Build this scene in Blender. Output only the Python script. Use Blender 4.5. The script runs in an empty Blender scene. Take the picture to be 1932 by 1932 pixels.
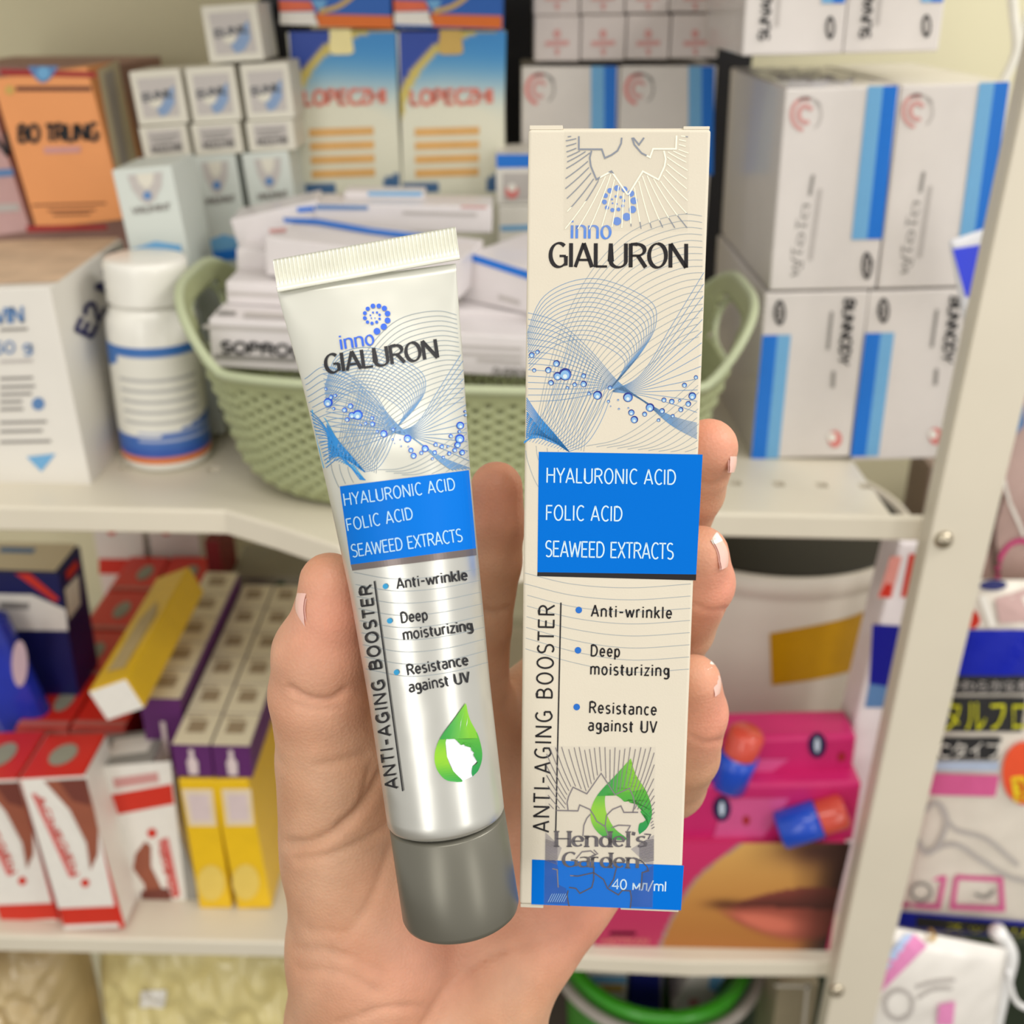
import bpy, math, random
import numpy as np
from mathutils import Vector, Matrix
from mathutils.bvhtree import BVHTree
random.seed(4); np.random.seed(4)
PI = math.pi
# ---------------------------------------------------------------- camera
F_PX = 2071.0
TH, PS, RO = math.radians(25.6), math.radians(0.6), math.radians(1.7)
CAM = np.array([0, 0, 1.45])
FW = np.array([math.sin(PS)*math.cos(TH), math.cos(PS)*math.cos(TH), -math.sin(TH)])
_R0 = np.array([math.cos(PS), -math.sin(PS), 0]); _U0 = np.cross(_R0, FW)
UP = math.cos(RO)*_U0 - math.sin(RO)*_R0
RT = math.cos(RO)*_R0 + math.sin(RO)*_U0
SC = bpy.context.scene; COL = SC.collection
cam_d = bpy.data.cameras.new('camera'); cam = bpy.data.objects.new('camera', cam_d); COL.objects.link(cam)
cam.matrix_world = Matrix(((RT[0], UP[0], -FW[0], CAM[0]), (RT[1], UP[1], -FW[1], CAM[1]), (RT[2], UP[2], -FW[2], CAM[2]), (0, 0, 0, 1)))
cam_d.sensor_width = 36; cam_d.lens = 36*F_PX/1932; cam_d.clip_start = 0.02; cam_d.clip_end = 20
cam_d.dof.use_dof = True; cam_d.dof.focus_distance = 0.222; cam_d.dof.aperture_fstop = 17.5
SC.camera = cam
# ---------------------------------------------------------------- world, lights, exposure
SC.view_settings.view_transform = 'Standard'; SC.view_settings.look = 'None'
SC.view_settings.exposure = 0.0; SC.view_settings.gamma = 1.0; SC.view_settings.use_curve_mapping = False
W = bpy.data.worlds.new('shop_ambient'); SC.world = W; W.use_nodes = True
W.node_tree.nodes['Background'].inputs[0].default_value = (1.0, 0.965, 0.90, 1)
W.node_tree.nodes['Background'].inputs[1].default_value = 0.68
def area(name, loc, target, size, size_y, power, col):
    l = bpy.data.lights.new(name, 'AREA'); l.shape = 'RECTANGLE'; l.size = size; l.size_y = size_y; l.energy = power; l.color = col
    o = bpy.data.objects.new(name, l); COL.objects.link(o); o.location = loc
    o.rotation_euler = (Vector(target)-Vector(loc)).to_track_quat('-Z', 'Y').to_euler()
area('ceiling_lamp_main', (0.0, -0.55, 2.6), (0, 0.4, 1.1), 1.2, 0.35, 9, (1, 0.96, 0.89))
area('tube_streak_lamp_left', (-0.75, -1.5, 1.55), (0, 0.4, 1.3), 0.55, 1.5, 8, (1, 0.97, 0.92))  # unseen upright lamp, added to lay a reflection streak on the tube
area('tube_streak_lamp_right', (1.25, -1.2, 1.55), (0, 0.4, 1.3), 0.40, 1.5, 6, (1, 0.97, 0.92))  # second added streak lamp, also lifts the front of the shelves
area('ceiling_lamp_right', (1.15, 0.25, 2.35), (0.35, 0.9, 1.35), 0.9, 0.3, 13, (1, 0.97, 0.92))
# ---------------------------------------------------------------- pixel rays (camera solved once; everything is then placed on real planes)
def ray(px, py): return FW + (px-966)/F_PX*RT - (py-966)/F_PX*UP
def onY(px, py, Y): v = ray(px, py); return CAM + v*(Y/v[1])
def onZ(px, py, Z): v = ray(px, py); return CAM + v*((Z-1.45)/v[2])
def onP(px, py, P0, n): v = ray(px, py); return CAM + v*(((P0-CAM) @ n)/(v @ n))
def c2w(P): P = np.asarray(P, float); return CAM + (P[..., 0:1]*RT + P[..., 1:2]*UP + P[..., 2:3]*FW)/1000.0
def pc(px, py, d): return np.array([(px-966)/F_PX*d, -(py-966)/F_PX*d, d])      # camera space, mm
# ---------------------------------------------------------------- materials
def lin(c): return tuple((x/255/12.92 if x <= 10 else ((x/255+0.055)/1.055)**2.4) for x in c)
_M = {}
def mat(name, rgb, rough=0.55, metal=0.0, var=0.05, scale=60, bump=0.0, bscale=400, coat=0.0, alpha=1.0, sss=0.0, trans=0.0, spec=0.4, emit=0):
    if name in _M: return _M[name]
    m = bpy.data.materials.new(name); m.use_nodes = True; nt = m.node_tree; b = nt.nodes['Principled BSDF']
    c = lin(rgb); b.inputs['Roughness'].default_value = rough; b.inputs['Metallic'].default_value = metal
    b.inputs['Specular IOR Level'].default_value = spec; b.inputs['Coat Weight'].default_value = coat; b.inputs['Alpha'].default_value = alpha
    b.inputs['Transmission Weight'].default_value = trans
    if var > 0:
        tc = nt.nodes.new('ShaderNodeTexCoord'); n = nt.nodes.new('ShaderNodeTexNoise'); n.inputs['Scale'].default_value = scale; n.inputs['Detail'].default_value = 4
        r = nt.nodes.new('ShaderNodeValToRGB'); r.color_ramp.elements[0].position = 0.3; r.color_ramp.elements[1].position = 0.7
        r.color_ramp.elements[0].color = (*[x*(1-var) for x in c], 1); r.color_ramp.elements[1].color = (*[min(1, x*(1+var)) for x in c], 1)
        nt.links.new(tc.outputs['Object'], n.inputs['Vector']); nt.links.new(n.outputs['Fac'], r.inputs['Fac']); nt.links.new(r.outputs['Color'], b.inputs['Base Color'])
    else: b.inputs['Base Color'].default_value = (*c, 1)
    if bump > 0:
        tc = nt.nodes.new('ShaderNodeTexCoord'); n = nt.nodes.new('ShaderNodeTexNoise'); n.inputs['Scale'].default_value = bscale; n.inputs['Detail'].default_value = 3
        bp = nt.nodes.new('ShaderNodeBump'); bp.inputs['Strength'].default_value = bump; bp.inputs['Distance'].default_value = 0.001
        nt.links.new(tc.outputs['Object'], n.inputs['Vector']); nt.links.new(n.outputs['Fac'], bp.inputs['Height']); nt.links.new(bp.outputs['Normal'], b.inputs['Normal'])
    if sss > 0:
        b.inputs['Subsurface Weight'].default_value = sss; b.inputs['Subsurface Radius'].default_value = (1.0, 0.35, 0.2); b.inputs['Subsurface Scale'].default_value = 0.004
    if emit: b.inputs['Emission Color'].default_value = (*c, 1); b.inputs['Emission Strength'].default_value = emit
    _M[name] = m; return m
def vmat(name, rough=0.5, metal=0.0):                                              # flat print whose inks vary over the sheet
    if name in _M: return _M[name]
    m = bpy.data.materials.new(name); m.use_nodes = True; nt = m.node_tree; b = nt.nodes['Principled BSDF']
    a = nt.nodes.new('ShaderNodeVertexColor'); a.layer_name = 'ink'; nt.links.new(a.outputs['Color'], b.inputs['Base Color'])
    b.inputs['Roughness'].default_value = rough; b.inputs['Metallic'].default_value = metal; _M[name] = m; return m
def ink(name, rgb, rough=0.5): return mat('ink_'+name, rgb, rough, var=0.02, scale=200)
# ---------------------------------------------------------------- objects
ORG = {}
def mk(name, V, Fc, m, parent=None, origin=None, mi=None, smooth=False, label=None, cat=None, group=None, kind=None, cols=None, bevel=0, sub=0, bseg=2):
    V = np.asarray(V, float)
    if parent is not None: o0 = ORG[parent.name]
    elif origin is not None: o0 = np.asarray(origin, float)
    else: o0 = np.array([V[:, 0].mean(), V[:, 1].mean(), V[:, 2].min()])
    me = bpy.data.meshes.new(name); me.from_pydata((V-o0).tolist(), [], [list(map(int, f)) for f in Fc])
    ms = m if isinstance(m, (list, tuple)) else [m]
    for x in ms: me.materials.append(x)
    if mi is not None: me.polygons.foreach_set('material_index', np.asarray(mi, dtype=np.int32))
    if smooth: me.polygons.foreach_set('use_smooth', np.ones(len(Fc), dtype=bool))
    if cols is not None:
        at = me.color_attributes.new('ink', 'FLOAT_COLOR', 'POINT')
        c = np.asarray([(*lin(q), 1) for q in cols], dtype=np.float32); at.data.foreach_set('color', c.ravel())
    me.update()
    o = bpy.data.objects.new(name, me); COL.objects.link(o); ORG[o.name] = o0
    if parent is not None: o.parent = parent
    else: o.location = o0
    if label: o['label'] = label
    if cat: o['category'] = cat
    if group: o['group'] = group
    if kind: o['kind'] = kind
    if bevel:
        b = o.modifiers.new('bevel', 'BEVEL'); b.width = bevel; b.segments = bseg; b.limit_method = 'ANGLE'; b.angle_limit = 0.6
    if sub: s = o.modifiers.new('sub', 'SUBSURF'); s.levels = sub; s.render_levels = sub
    return o
def thing(name, loc, label, cat, group=None):
    o = bpy.data.objects.new(name, None); COL.objects.link(o); o.empty_display_size = 0.01; o.location = loc; ORG[o.name] = np.asarray(loc, float)
    o['label'] = label; o['category'] = cat
    if group: o['group'] = group
    return o
class G:                                                                           # polygon collector
    def __init__(s): s.V = []; s.F = []; s.M = []
    def add(s, V, Fc, mi=0):
        k = len(s.V); s.V += [tuple(v) for v in V]; s.F += [[i+k for i in f] for f in Fc]; s.M += [mi]*len(Fc)
    def box(s, a, b, mi=0):
        x0, y0, z0 = a; x1, y1, z1 = b
        s.add([(x0,y0,z0),(x1,y0,z0),(x1,y1,z0),(x0,y1,z0),(x0,y0,z1),(x1,y0,z1),(x1,y1,z1),(x0,y1,z1)],
              [(0,3,2,1),(4,5,6,7),(0,1,5,4),(1,2,6,5),(2,3,7,6),(3,0,4,7)], mi)
def tube_mesh(pts, r, n=10, closed=False):
    pts = np.asarray(pts, float); N = len(pts); V = []; Fc = []
    rr = r if hasattr(r, '__len__') else [r]*N
    up = None
    for i in range(N):
        a = pts[(i-1) % N] if (closed or i > 0) else pts[i]; b = pts[(i+1) % N] if (closed or i < N-1) else pts[i]
        t = b-a; t = t/(np.linalg.norm(t)+1e-12)
        if up is None: up = np.cross(t, [0, 0, 1] if abs(t[2]) < 0.9 else [1, 0, 0])
        up = up - t*(up @ t); up /= np.linalg.norm(up); w = np.cross(t, up)
        for k in range(n): a2 = 2*PI*k/n; V.append(pts[i]+rr[i]*(math.cos(a2)*up+math.sin(a2)*w))
    for i in range(N if closed else N-1):
        j = (i+1) % N
        for k in range(n): k2 = (k+1) % n; Fc.append((i*n+k, i*n+k2, j*n+k2, j*n+k))
    if not closed: Fc.append(list(range(n))[::-1]); Fc.append([(N-1)*n+k for k in range(n)])
    return V, Fc
def lathe(c, prof, n=48, cap=True):
    V = []; Fc = []
    for r, z in prof:
        for k in range(n): a = 2*PI*k/n; V.append((c[0]+r*math.cos(a), c[1]+r*math.sin(a), z))
    for i in range(len(prof)-1):
        for k in range(n): k2 = (k+1) % n; Fc.append((i*n+k, i*n+k2, (i+1)*n+k2, (i+1)*n+k))
    if cap: Fc.append(list(range(n))[::-1]); Fc.append([(len(prof)-1)*n+k for k in range(n)])
    return V, Fc
# ---------------------------------------------------------------- 2-D drawing helpers (pixels of the sheet)
def arc(cx, cy, rx, ry, a0, a1, n=14): return [(cx+rx*math.cos(math.radians(a0+(a1-a0)*i/n)), cy+ry*math.sin(math.radians(a0+(a1-a0)*i/n))) for i in range(n+1)]
def spl(P, n=40):                                                                  # smooth curve through points
    P = np.asarray(P, float); Q = np.vstack([2*P[0]-P[1], P, 2*P[-1]-P[-2]]); out = []; m = len(P)-1
    for s in range(m):
        k = max(2, n//m)
        for j in range(k):
            t = j/k; a, b, c, d = Q[s:s+4]
            out.append(0.5*((2*b)+(-a+c)*t+(2*a-5*b+4*c-d)*t*t+(-a+3*b-3*c+d)*t**3))
    out.append(P[-1]); return np.array(out)
def ribbon(P, w):
    P = np.asarray(P, float); n = len(P); w = w if hasattr(w, '__len__') else [w]*n; T = np.zeros_like(P)
    D = P[1:]-P[:-1]; L = np.linalg.norm(D, axis=1, keepdims=True)+1e-9; D = D/L
    V = []
    for i in range(n):
        if i == 0: t = D[0]; k = 1
        elif i == n-1: t = D[-1]; k = 1
        else:
            t = D[i-1]+D[i]; q = np.linalg.norm(t); t = t/(q+1e-9) if q > 1e-6 else D[i]; k = min(1.6, 1/max(0.3, abs(t @ D[i])))
        nn = np.array([-t[1], t[0]])*w[i]*0.5*k; V.append(P[i]+nn); V.append(P[i]-nn)
    return V, [(2*i, 2*i+1, 2*i+3, 2*i+2) for i in range(n-1)]
class Art:                                                                         # flat artwork in sheet pixels, layered
    def __init__(s): s.V = []; s.F = []; s.M = []; s.Z = []; s.C = []
    def add(s, V, Fc, mi, z, col=None):
        k = len(s.V); s.V += [tuple(v[:2]) for v in V]; s.F += [[i+k for i in f] for f in Fc]; s.M += [mi]*len(Fc); s.Z += [z]*len(V); s.C += [col or (255, 255, 255)]*len(V)
    def poly(s, P, mi=0, z=0, col=None): s.add(P, [list(range(len(P)))], mi, z, col)
    def line(s, P, w, mi=0, z=0, col=None): V, Fc = ribbon(P, w); s.add(V, Fc, mi, z, col)
    def disc(s, x, y, r, mi=0, z=0, n=18, ry=None, col=None): s.poly([(x+r*math.cos(2*PI*i/n), y+(ry or r)*math.sin(2*PI*i/n)) for i in range(n)], mi, z, col)
    def rect(s, x0, y0, x1, y1, mi=0, z=0, nx=1, ny=1): s.quad((x0, y0), (x1, y0), (x1, y1), (x0, y1), mi, z, nx, ny)
    def quad(s, a, b, c, d, mi=0, z=0, nx=1, ny=1, colf=None):
        a, b, c, d = map(np.array, (a, b, c, d)); V = []; k = len(s.V)
        for j in range(ny+1):
            for i in range(nx+1):
                u, v = i/nx, j/ny; V.append((1-v)*((1-u)*a+u*b)+v*((1-u)*d+u*c))
        s.add(V, [(j*(nx+1)+i, j*(nx+1)+i+1, (j+1)*(nx+1)+i+1, (j+1)*(nx+1)+i) for j in range(ny) for i in range(nx)], mi, z)
        if colf: s.C[k:] = [colf(*v) for v in V]
    def emit(s, name, hit, mats, parent, cols=False, step=0.00006, off=0.00008, **kw):
        V = []; ok = []
        for (x, y), z in zip(s.V, s.Z):
            p = hit(x, y, off+step*z); V.append(p if p is not None else (0, 0, 0)); ok.append(p is not None)
        Fc = []; M = []
        for f, m in zip(s.F, s.M):
            if all(ok[i] for i in f): Fc.append(f); M.append(m)
        if not Fc: return None
        used = sorted({i for f in Fc for i in f}); mp = {u: i for i, u in enumerate(used)}
        return mk(name, [V[i] for i in used], [[mp[i] for i in f] for f in Fc], mats, parent=parent, mi=M, cols=[s.C[i] for i in used] if cols else None, **kw)
# ---------------------------------------------------------------- stroke lettering
def _gl():
    g = {}
    g['H'] = (.66, [[(.08,0),(.08,1)],[(.58,0),(.58,1)],[(.08,.52),(.58,.52)]])
    g['Y'] = (.58, [[(.02,1),(.29,.45)],[(.56,1),(.29,.45),(.29,0)]])
    g['A'] = (.64, [[(.04,0),(.32,1)],[(.32,1),(.60,0)],[(.13,.3),(.51,.3)]])
    g['L'] = (.50, [[(.08,1),(.08,0)],[(.08,.03),(.46,.03)]])
    g['U'] = (.66, [[(.08,1),(.08,.25)]+arc(.33,.25,.25,.25,180,360,10)+[(.58,1)]])
    g['R'] = (.62, [[(.08,0),(.08,1)],[(.08,.97),(.3,.97)]+arc(.3,.73,.24,.24,90,-90,10)+[(.08,.49)],[(.32,.49),(.58,0)]])
    g['O'] = (.70, [arc(.35,.5,.28,.5,90,450,28)])
    g['N'] = (.68, [[(.08,0),(.08,1)],[(.08,1),(.60,0)],[(.60,0),(.60,1)]])
    g['I'] = (.20, [[(.10,0),(.10,1)]])
    g['C'] = (.58, [arc(.36,.5,.28,.5,50,310,20)])
    g['D'] = (.66, [[(.08,0),(.08,1)],[(.08,.97),(.28,.97)]+arc(.28,.5,.30,.47,90,-90,14)+[(.08,.03)]])
    g['F'] = (.50, [[(.08,0),(.08,1)],[(.08,.97),(.47,.97)],[(.08,.52),(.42,.52)]])
    g['S'] = (.54, [arc(.28,.74,.21,.25,40,230,12)+arc(.27,.25,.22,.25,60,-140,12)])
    g['E'] = (.54, [[(.08,0),(.08,1)],[(.08,.97),(.49,.97)],[(.08,.52),(.44,.52)],[(.08,.03),(.49,.03)]])
    g['W'] = (.86, [[(.03,1),(.22,0)],[(.22,0),(.43,.9)],[(.43,.9),(.64,0)],[(.64,0),(.83,1)]])
    g['X'] = (.58, [[(.04,1),(.54,0)],[(.54,1),(.04,0)]])
    g['T'] = (.54, [[(.27,0),(.27,1)],[(.02,.97),(.52,.97)]])
    g['B'] = (.62, [[(.08,0),(.08,1)],[(.08,.97),(.3,.97)]+arc(.3,.75,.2,.22,90,-90,8)+[(.08,.53)],[(.3,.53)]+arc(.3,.28,.25,.25,90,-90,8)+[(.08,.03)]])
    g['G'] = (.66, [arc(.36,.5,.28,.5,50,330,20)[:-2]+[(.59,.12),(.59,.46)],[(.38,.46),(.59,.46)]])
    g['V'] = (.60, [[(.03,1),(.30,0)],[(.30,0),(.57,1)]])
    g['P'] = (.60, [[(.08,0),(.08,1)],[(.08,.97),(.3,.97)]+arc(.3,.72,.24,.25,90,-90,10)+[(.08,.47)]])
    g['Z'] = (.56, [[(.05,.97),(.51,.97),(.05,.03),(.52,.03)]])
    g['M'] = (.80, [[(.08,0),(.08,1)],[(.08,1),(.40,.25)],[(.40,.25),(.72,1)],[(.72,1),(.72,0)]])
    g['K'] = (.60, [[(.08,0),(.08,1)],[(.54,1),(.08,.42)],[(.24,.6),(.57,0)]])
    g['-'] = (.42, [[(.06,.42),(.36,.42)]])
    g[' '] = (.34, []); g['.'] = (.2, [[(.1,0),(.1,.07)]]); g['/'] = (.40, [[(.02,-.1),(.38,1.05)]]); g["'"] = (.18, [[(.1,1),(.07,.78)]])
    x = .70
    g['a'] = (.50, [[(.08,x-.06)]+arc(.24,x-.16,.18,.14,100,0,7)+[(.42,0)], [(.42,.40)]+arc(.23,.20,.17,.19,90,270,10)+[(.42,.08)]])
    g['e'] = (.52, [[(.08,.36),(.44,.36)]+arc(.26,.36,.19,.33,20,320,16)])
    g['c'] = (.46, [arc(.27,.35,.19,.34,50,310,16)])
    g['n'] = (.54, [[(.08,0),(.08,x)],[(.08,x-.2)]+arc(.27,x-.2,.19,.19,150,0,8)+[(.46,0)]])
    g['m'] = (.80, [[(.08,0),(.08,x)],[(.08,x-.2)]+arc(.25,x-.18,.16,.17,150,0,8)+[(.41,0)],[(.41,x-.2)]+arc(.57,x-.18,.16,.17,150,0,8)+[(.73,0)]])
    g['t'] = (.36, [[(.14,.9),(.14,.15)]+arc(.24,.15,.10,.13,180,290,5),[(.02,x-.03),(.32,x-.03)]])
    g['i'] = (.20, [[(.10,0),(.10,x)],[(.10,.86),(.10,.96)]])
    g['w'] = (.72, [[(.03,x),(.19,0)],[(.19,0),(.36,x-.06)],[(.36,x-.06),(.53,0)],[(.53,0),(.69,x)]])
    g['r'] = (.36, [[(.08,0),(.08,x)],[(.08,x-.2)]+arc(.24,x-.2,.16,.19,160,60,6)])
    g['k'] = (.48, [[(.08,0),(.08,1)],[(.42,x),(.08,.28)],[(.20,.42),(.45,0)]])
    g['l'] = (.22, [[(.10,1),(.10,.0)]])
    g['p'] = (.54, [[(.08,x),(.08,-.24)],arc(.27,.35,.19,.34,90,450,20)])
    g['d'] = (.54, [[(.46,1),(.46,0)],arc(.27,.35,.19,.34,90,450,20)])
    g['o'] = (.54, [arc(.27,.35,.20,.34,90,450,22)])
    g['s'] = (.44, [arc(.23,.52,.16,.17,40,230,8)+arc(.21,.18,.17,.17,60,-140,8)])
    g['u'] = (.54, [[(.08,x),(.08,.2)]+arc(.26,.2,.18,.19,180,330,8)+[(.46,.2)],[(.46,x),(.46,0)]])
    g['z'] = (.44, [[(.05,x-.03),(.39,x-.03),(.05,.03),(.40,.03)]])
    g['g'] = (.52, [arc(.25,.42,.17,.26,90,450,18),[(.44,x),(.44,-.08)]+arc(.25,-.08,.19,.15,0,-150,8)])
    g['4'] = (.58, [[(.42,0),(.42,1),(.05,.28),(.54,.28)]]); g['0'] = (.58, [arc(.29,.5,.22,.49,90,450,24)])
    g['5'] = (.56, [[(.48,.97),(.12,.97),(.10,.55)]+arc(.27,.32,.21,.31,120,-140,12)])
    g['2'] = (.56, [arc(.27,.72,.2,.26,160,-30,10)+[(.05,.03),(.5,.03)]]); g['6'] = (.56, [arc(.28,.3,.2,.28,90,450,18),[(.09,.4),(.16,.75),(.4,.98)]])
    g['м'] = (.66, [[(.08,0),(.08,x)],[(.08,x),(.33,.1)],[(.33,.1),(.58,x)],[(.58,x),(.58,0)]]); g['л'] = (.52, [[(.02,0),(.12,.08),(.18,x),(.44,x),(.44,0)]])
    return g
GL = _gl()
def letters(art, s, p0, p1, cap, style='din', w=0.10, mi=0, z=0, sp=0.0, flip=1):
    p0 = np.array(p0, float); p1 = np.array(p1, float)
    tot = sum(GL[c][0] for c in s)+sp*(len(s)-1); e = (p1-p0)/tot; L = np.linalg.norm(p1-p0); ud = np.array([(p1-p0)[1], -(p1-p0)[0]])/L*flip; up = ud*cap
    kx = L/tot/cap; x = 0
    for c in s:
        adv, st = GL[c]
        for P in st:
            Q = [p0+(x+a)*e+b*up for a, b in P]
            if style == 'din':
                art.line(Q, w*cap, mi, z)
            else:
                n = len(Q); ws = []
                for i in range(n):
                    a = np.array(P[max(0, i-1)]); b = np.array(P[min(n-1, i+1)]); dd = (b-a)*[kx, 1]
                    ph = math.atan2(dd[1], dd[0])-math.radians(22 if style == 'nib' else 8); tk = w*cap; tn = tk*(0.45 if style == 'nib' else 0.28)
                    ws.append(math.hypot(tk*math.sin(ph), tn*math.cos(ph)))
                art.line(Q, ws, mi, z)
                if style == 'serif' and c != "'":
                    for pt, other in ((P[0], P[1]), (P[-1], P[-2])):
                        if abs(pt[0]-other[0]) < .02 and len(P) < 4:
                            c0 = p0+(x+pt[0])*e+pt[1]*up; art.line([c0-e*.11, c0+e*.11], w*cap*.3, mi, z)
        x += adv+sp
def words(name, s, p0, p1, cap, hit, m, parent, flip=1):                            # scripts the stroke set lacks
    cu = bpy.data.curves.new('t', 'FONT'); cu.body = s; cu.size = 1; o = bpy.data.objects.new('t', cu); COL.objects.link(o)
    bpy.context.view_layer.update(); dg = bpy.context.evaluated_depsgraph_get(); me = o.evaluated_get(dg).to_mesh()
    V = np.array([v.co[:2] for v in me.vertices]); Fc = [list(p.vertices) for p in me.polygons]; o.evaluated_get(dg).to_mesh_clear(); bpy.data.objects.remove(o)
    if not len(V): return
    V -= V.min(0); V /= V.max(0); p0 = np.array(p0, float); e = np.array(p1, float)-p0; up = np.array([e[1], -e[0]])/np.linalg.norm(e)*cap*flip
    a = Art(); a.add([p0+e*v[0]+up*v[1] for v in V], Fc, 0, 2); a.emit(name, hit, [m], parent)
# ---------------------------------------------------------------- cartons
INFO = {}
def cub(name, label, cat, TL, TR, BR, BL, Y, D, m, YR=None, bz=None, group=None, bevel=0.0008, mats=None, mi=None, nudge=0):
    YR = YR or Y
    P = [onY(*TL, Y), onY(*TR, YR), onY(*BR, YR), onY(*BL, Y)]
    ex = P[2]-P[3]; wv = (np.linalg.norm(P[1]-P[0])+np.linalg.norm(ex))/2; ex = ex/np.linalg.norm(ex)
    hz = ((P[0]-P[3])+(P[1]-P[2]))/2; hz = hz-ex*(hz @ ex); H = np.linalg.norm(hz); ez = hz/H; ey = np.cross(ez, ex); c = (P[0]+P[1]+P[2]+P[3])/4
    if isinstance(D, tuple):
        top = c+ez*H/2; D = (onP(D[0], D[1], top, ez)-top) @ ey
    o = c-ex*wv/2-ez*H/2
    if bz is not None and o[2] > bz: k = (o[2]-bz)/max(.3, ez[2]); o = o-ez*k; H += k
    V = [o+ex*a*wv+ey*b*D+ez*h*H for h in (0, 1) for a, b in ((0, 0), (1, 0), (1, 1), (0, 1))]
    ob = mk(name, V, [(0,3,2,1),(4,5,6,7),(0,1,5,4),(1,2,6,5),(2,3,7,6),(3,0,4,7)], mats or [m], label=label, cat=cat, group=group, bevel=bevel, mi=mi)
    INFO[ob.name] = dict(front=(o, -ey), back=(o+ey*D, ey), left=(o, -ex), right=(o+ex*wv, ex), top=(o+ez*H, ez), o=o, ex=ex, ey=ey, ez=ez, W=wv, D=D, H=H)
    return ob
def face(ob, f='front'):
    P0, n = INFO[ob.name][f]
    return lambda x, y, off: onP(x, y, P0+n*off, n)
def uvface(ob, f):                                                                 # face coordinates 0..1 instead of pixels
    I = INFO[ob.name]; P0, n = I[f]
    def h(u, v, off):
        if f == 'front': p = I['o']+I['ex']*u*I['W']+I['ez']*v*I['H']
        elif f == 'top': p = I['o']+I['ez']*I['H']+I['ex']*u*I['W']+I['ey']*v*I['D']
        elif f == 'right': p = I['o']+I['ex']*I['W']+I['ey']*u*I['D']+I['ez']*v*I['H']
        else: p = I['o']+I['ey']*(1-u)*I['D']+I['ez']*v*I['H']
        return p+n*off
    return h
BG = dict(step=0.0002, off=0.0003)
# ================================================================ setting
ZU, ZL = 1.183, 0.842
wallm = mat('cream_wall_paint', (222, 216, 184), 0.8, var=0.04, scale=3)
def plane(name, P, m): return mk(name, P, [(0, 1, 2, 3)], m, kind='structure')
plane('wall_back', [(-2.2, 1.02, 0), (2.2, 1.02, 0), (2.2, 1.02, 2.7), (-2.2, 1.02, 2.7)], wallm)
plane('floor', [(-2.2, -2, 0), (2.2, -2, 0), (2.2, 1.02, 0), (-2.2, 1.02, 0)], mat('floor_tile_grey', (120, 112, 100), 0.5, scale=5))
steel = mat('cream_enamelled_steel', (216, 208, 190), 0.38, var=0.03, scale=12, spec=0.5)
rack = thing('steel_rack', (0.25, 0.56, 0.0), 'cream enamelled slotted steel rack with two shelves and a leaning right post', 'rack')
def shelf(Z, path, lip, holes):
    g = G(); F = [onZ(x, y, Z) for x, y in path]; yh = 0.606
    # plate: front zone, perforated row, back zone
    xs = sorted(set([round(p[0], 5) for p in F]))
    fx = [p[0] for p in F]; fy = [p[1] for p in F]
    cuts = set(xs)
    if holes:
        for h in holes: cuts |= {h-0.0035, h+0.0035}
    cuts = sorted(c for c in cuts if fx[0] <= c <= fx[-1])
    for a, b in zip(cuts[:-1], cuts[1:]):
        ya, yb = np.interp([a, b], fx, fy); isH = holes and any(abs((a+b)/2-h) < 0.003 for h in holes)
        rows = [((ya, yb), (yh-.0035,)*2), ((yh-.0035,)*2, (yh+.0035,)*2), ((yh+.0035,)*2, (.99, .99))]
        for k, (lo, hi) in enumerate(rows):
            if k == 1 and isH:
                q = [(a, yh-.0035), (b, yh-.0035), (b, yh+.0035), (a, yh+.0035)]       # hole walls
                for i in range(4):
                    p, r = q[i], q[(i+1) % 4]; g.add([(*p, Z), (*r, Z), (*r, Z-.003), (*p, Z-.003)], [(0, 1, 2, 3)])
                continue
            g.add([(a, lo[0], Z), (b, lo[1], Z), (b, hi[1], Z), (a, hi[0], Z)], [(0, 1, 2, 3)])
            g.add([(a, lo[0], Z-.0012), (b, lo[1], Z-.0012), (b, hi[1], Z-.0012), (a, hi[0], Z-.0012)], [(3, 2, 1, 0)])
    ob = mk('shelf_board', g.V, g.F, steel, parent=rack); board = ob
    g = G()                                                                          # rolled front lip
    prof = [(0.0015, .0004), (-.0008, 0.0), (-.0016, -.0012), (-.0018, -lip+.001), (-.0010, -lip), (.010, -lip), (.010, -lip+.0012), (.0002, -lip+.0014), (.0002, -.0012)]
    n = len(prof)
    for p in F:
        for dy, dz in prof: g.V.append((p[0], p[1]+dy, Z+dz))
    for i in range(len(F)-1):
        for k in range(n): k2 = (k+1) % n; g.F.append([i*n+k, i*n+k2, (i+1)*n+k2, (i+1)*n+k])
    g.F.append(list(range(n))); g.F.append([(len(F)-1)*n+k for k in range(n)][::-1])
    mk('shelf_lip', g.V, g.F, steel, parent=board, smooth=False)
hx0 = onZ(1382, 900, ZU)[0]
shelf(ZU, [(-500, 945), (425, 962), (520, 990), (640, 1030), (980, 1052), (1150, 1015), (1300, 966), (1762, 976)], 0.0145, [hx0+0.0262*k for k in range(-15, 4)])
shelf(ZL, [(-700, 1748), (560, 1776), (1300, 1812), (1640, 1812)], 0.0140, None)
gt = G(); gt.box((-.6, .56, 1.60), (.236, .99, 1.603)); gt.box((-.6, .558, 1.586), (.236, .56, 1.603)); mk('shelf_board', gt.V, gt.F, steel, parent=rack)  # unseen top board, added to shade the left part of the wall
g = G()                                                                             # angle post
g.box((.2365, .5405, 0), (.2705, .5430, 2.1)); g.box((.2365, .5430, 0), (.2388, .5560, 2.1))
mk('post', g.V, g.F, steel, parent=rack, bevel=.0008)
g = G(); g.box((-.62, .5405, 0), (-.586, .543, 2.1)); mk('post', g.V, g.F, steel, parent=rack)
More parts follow.
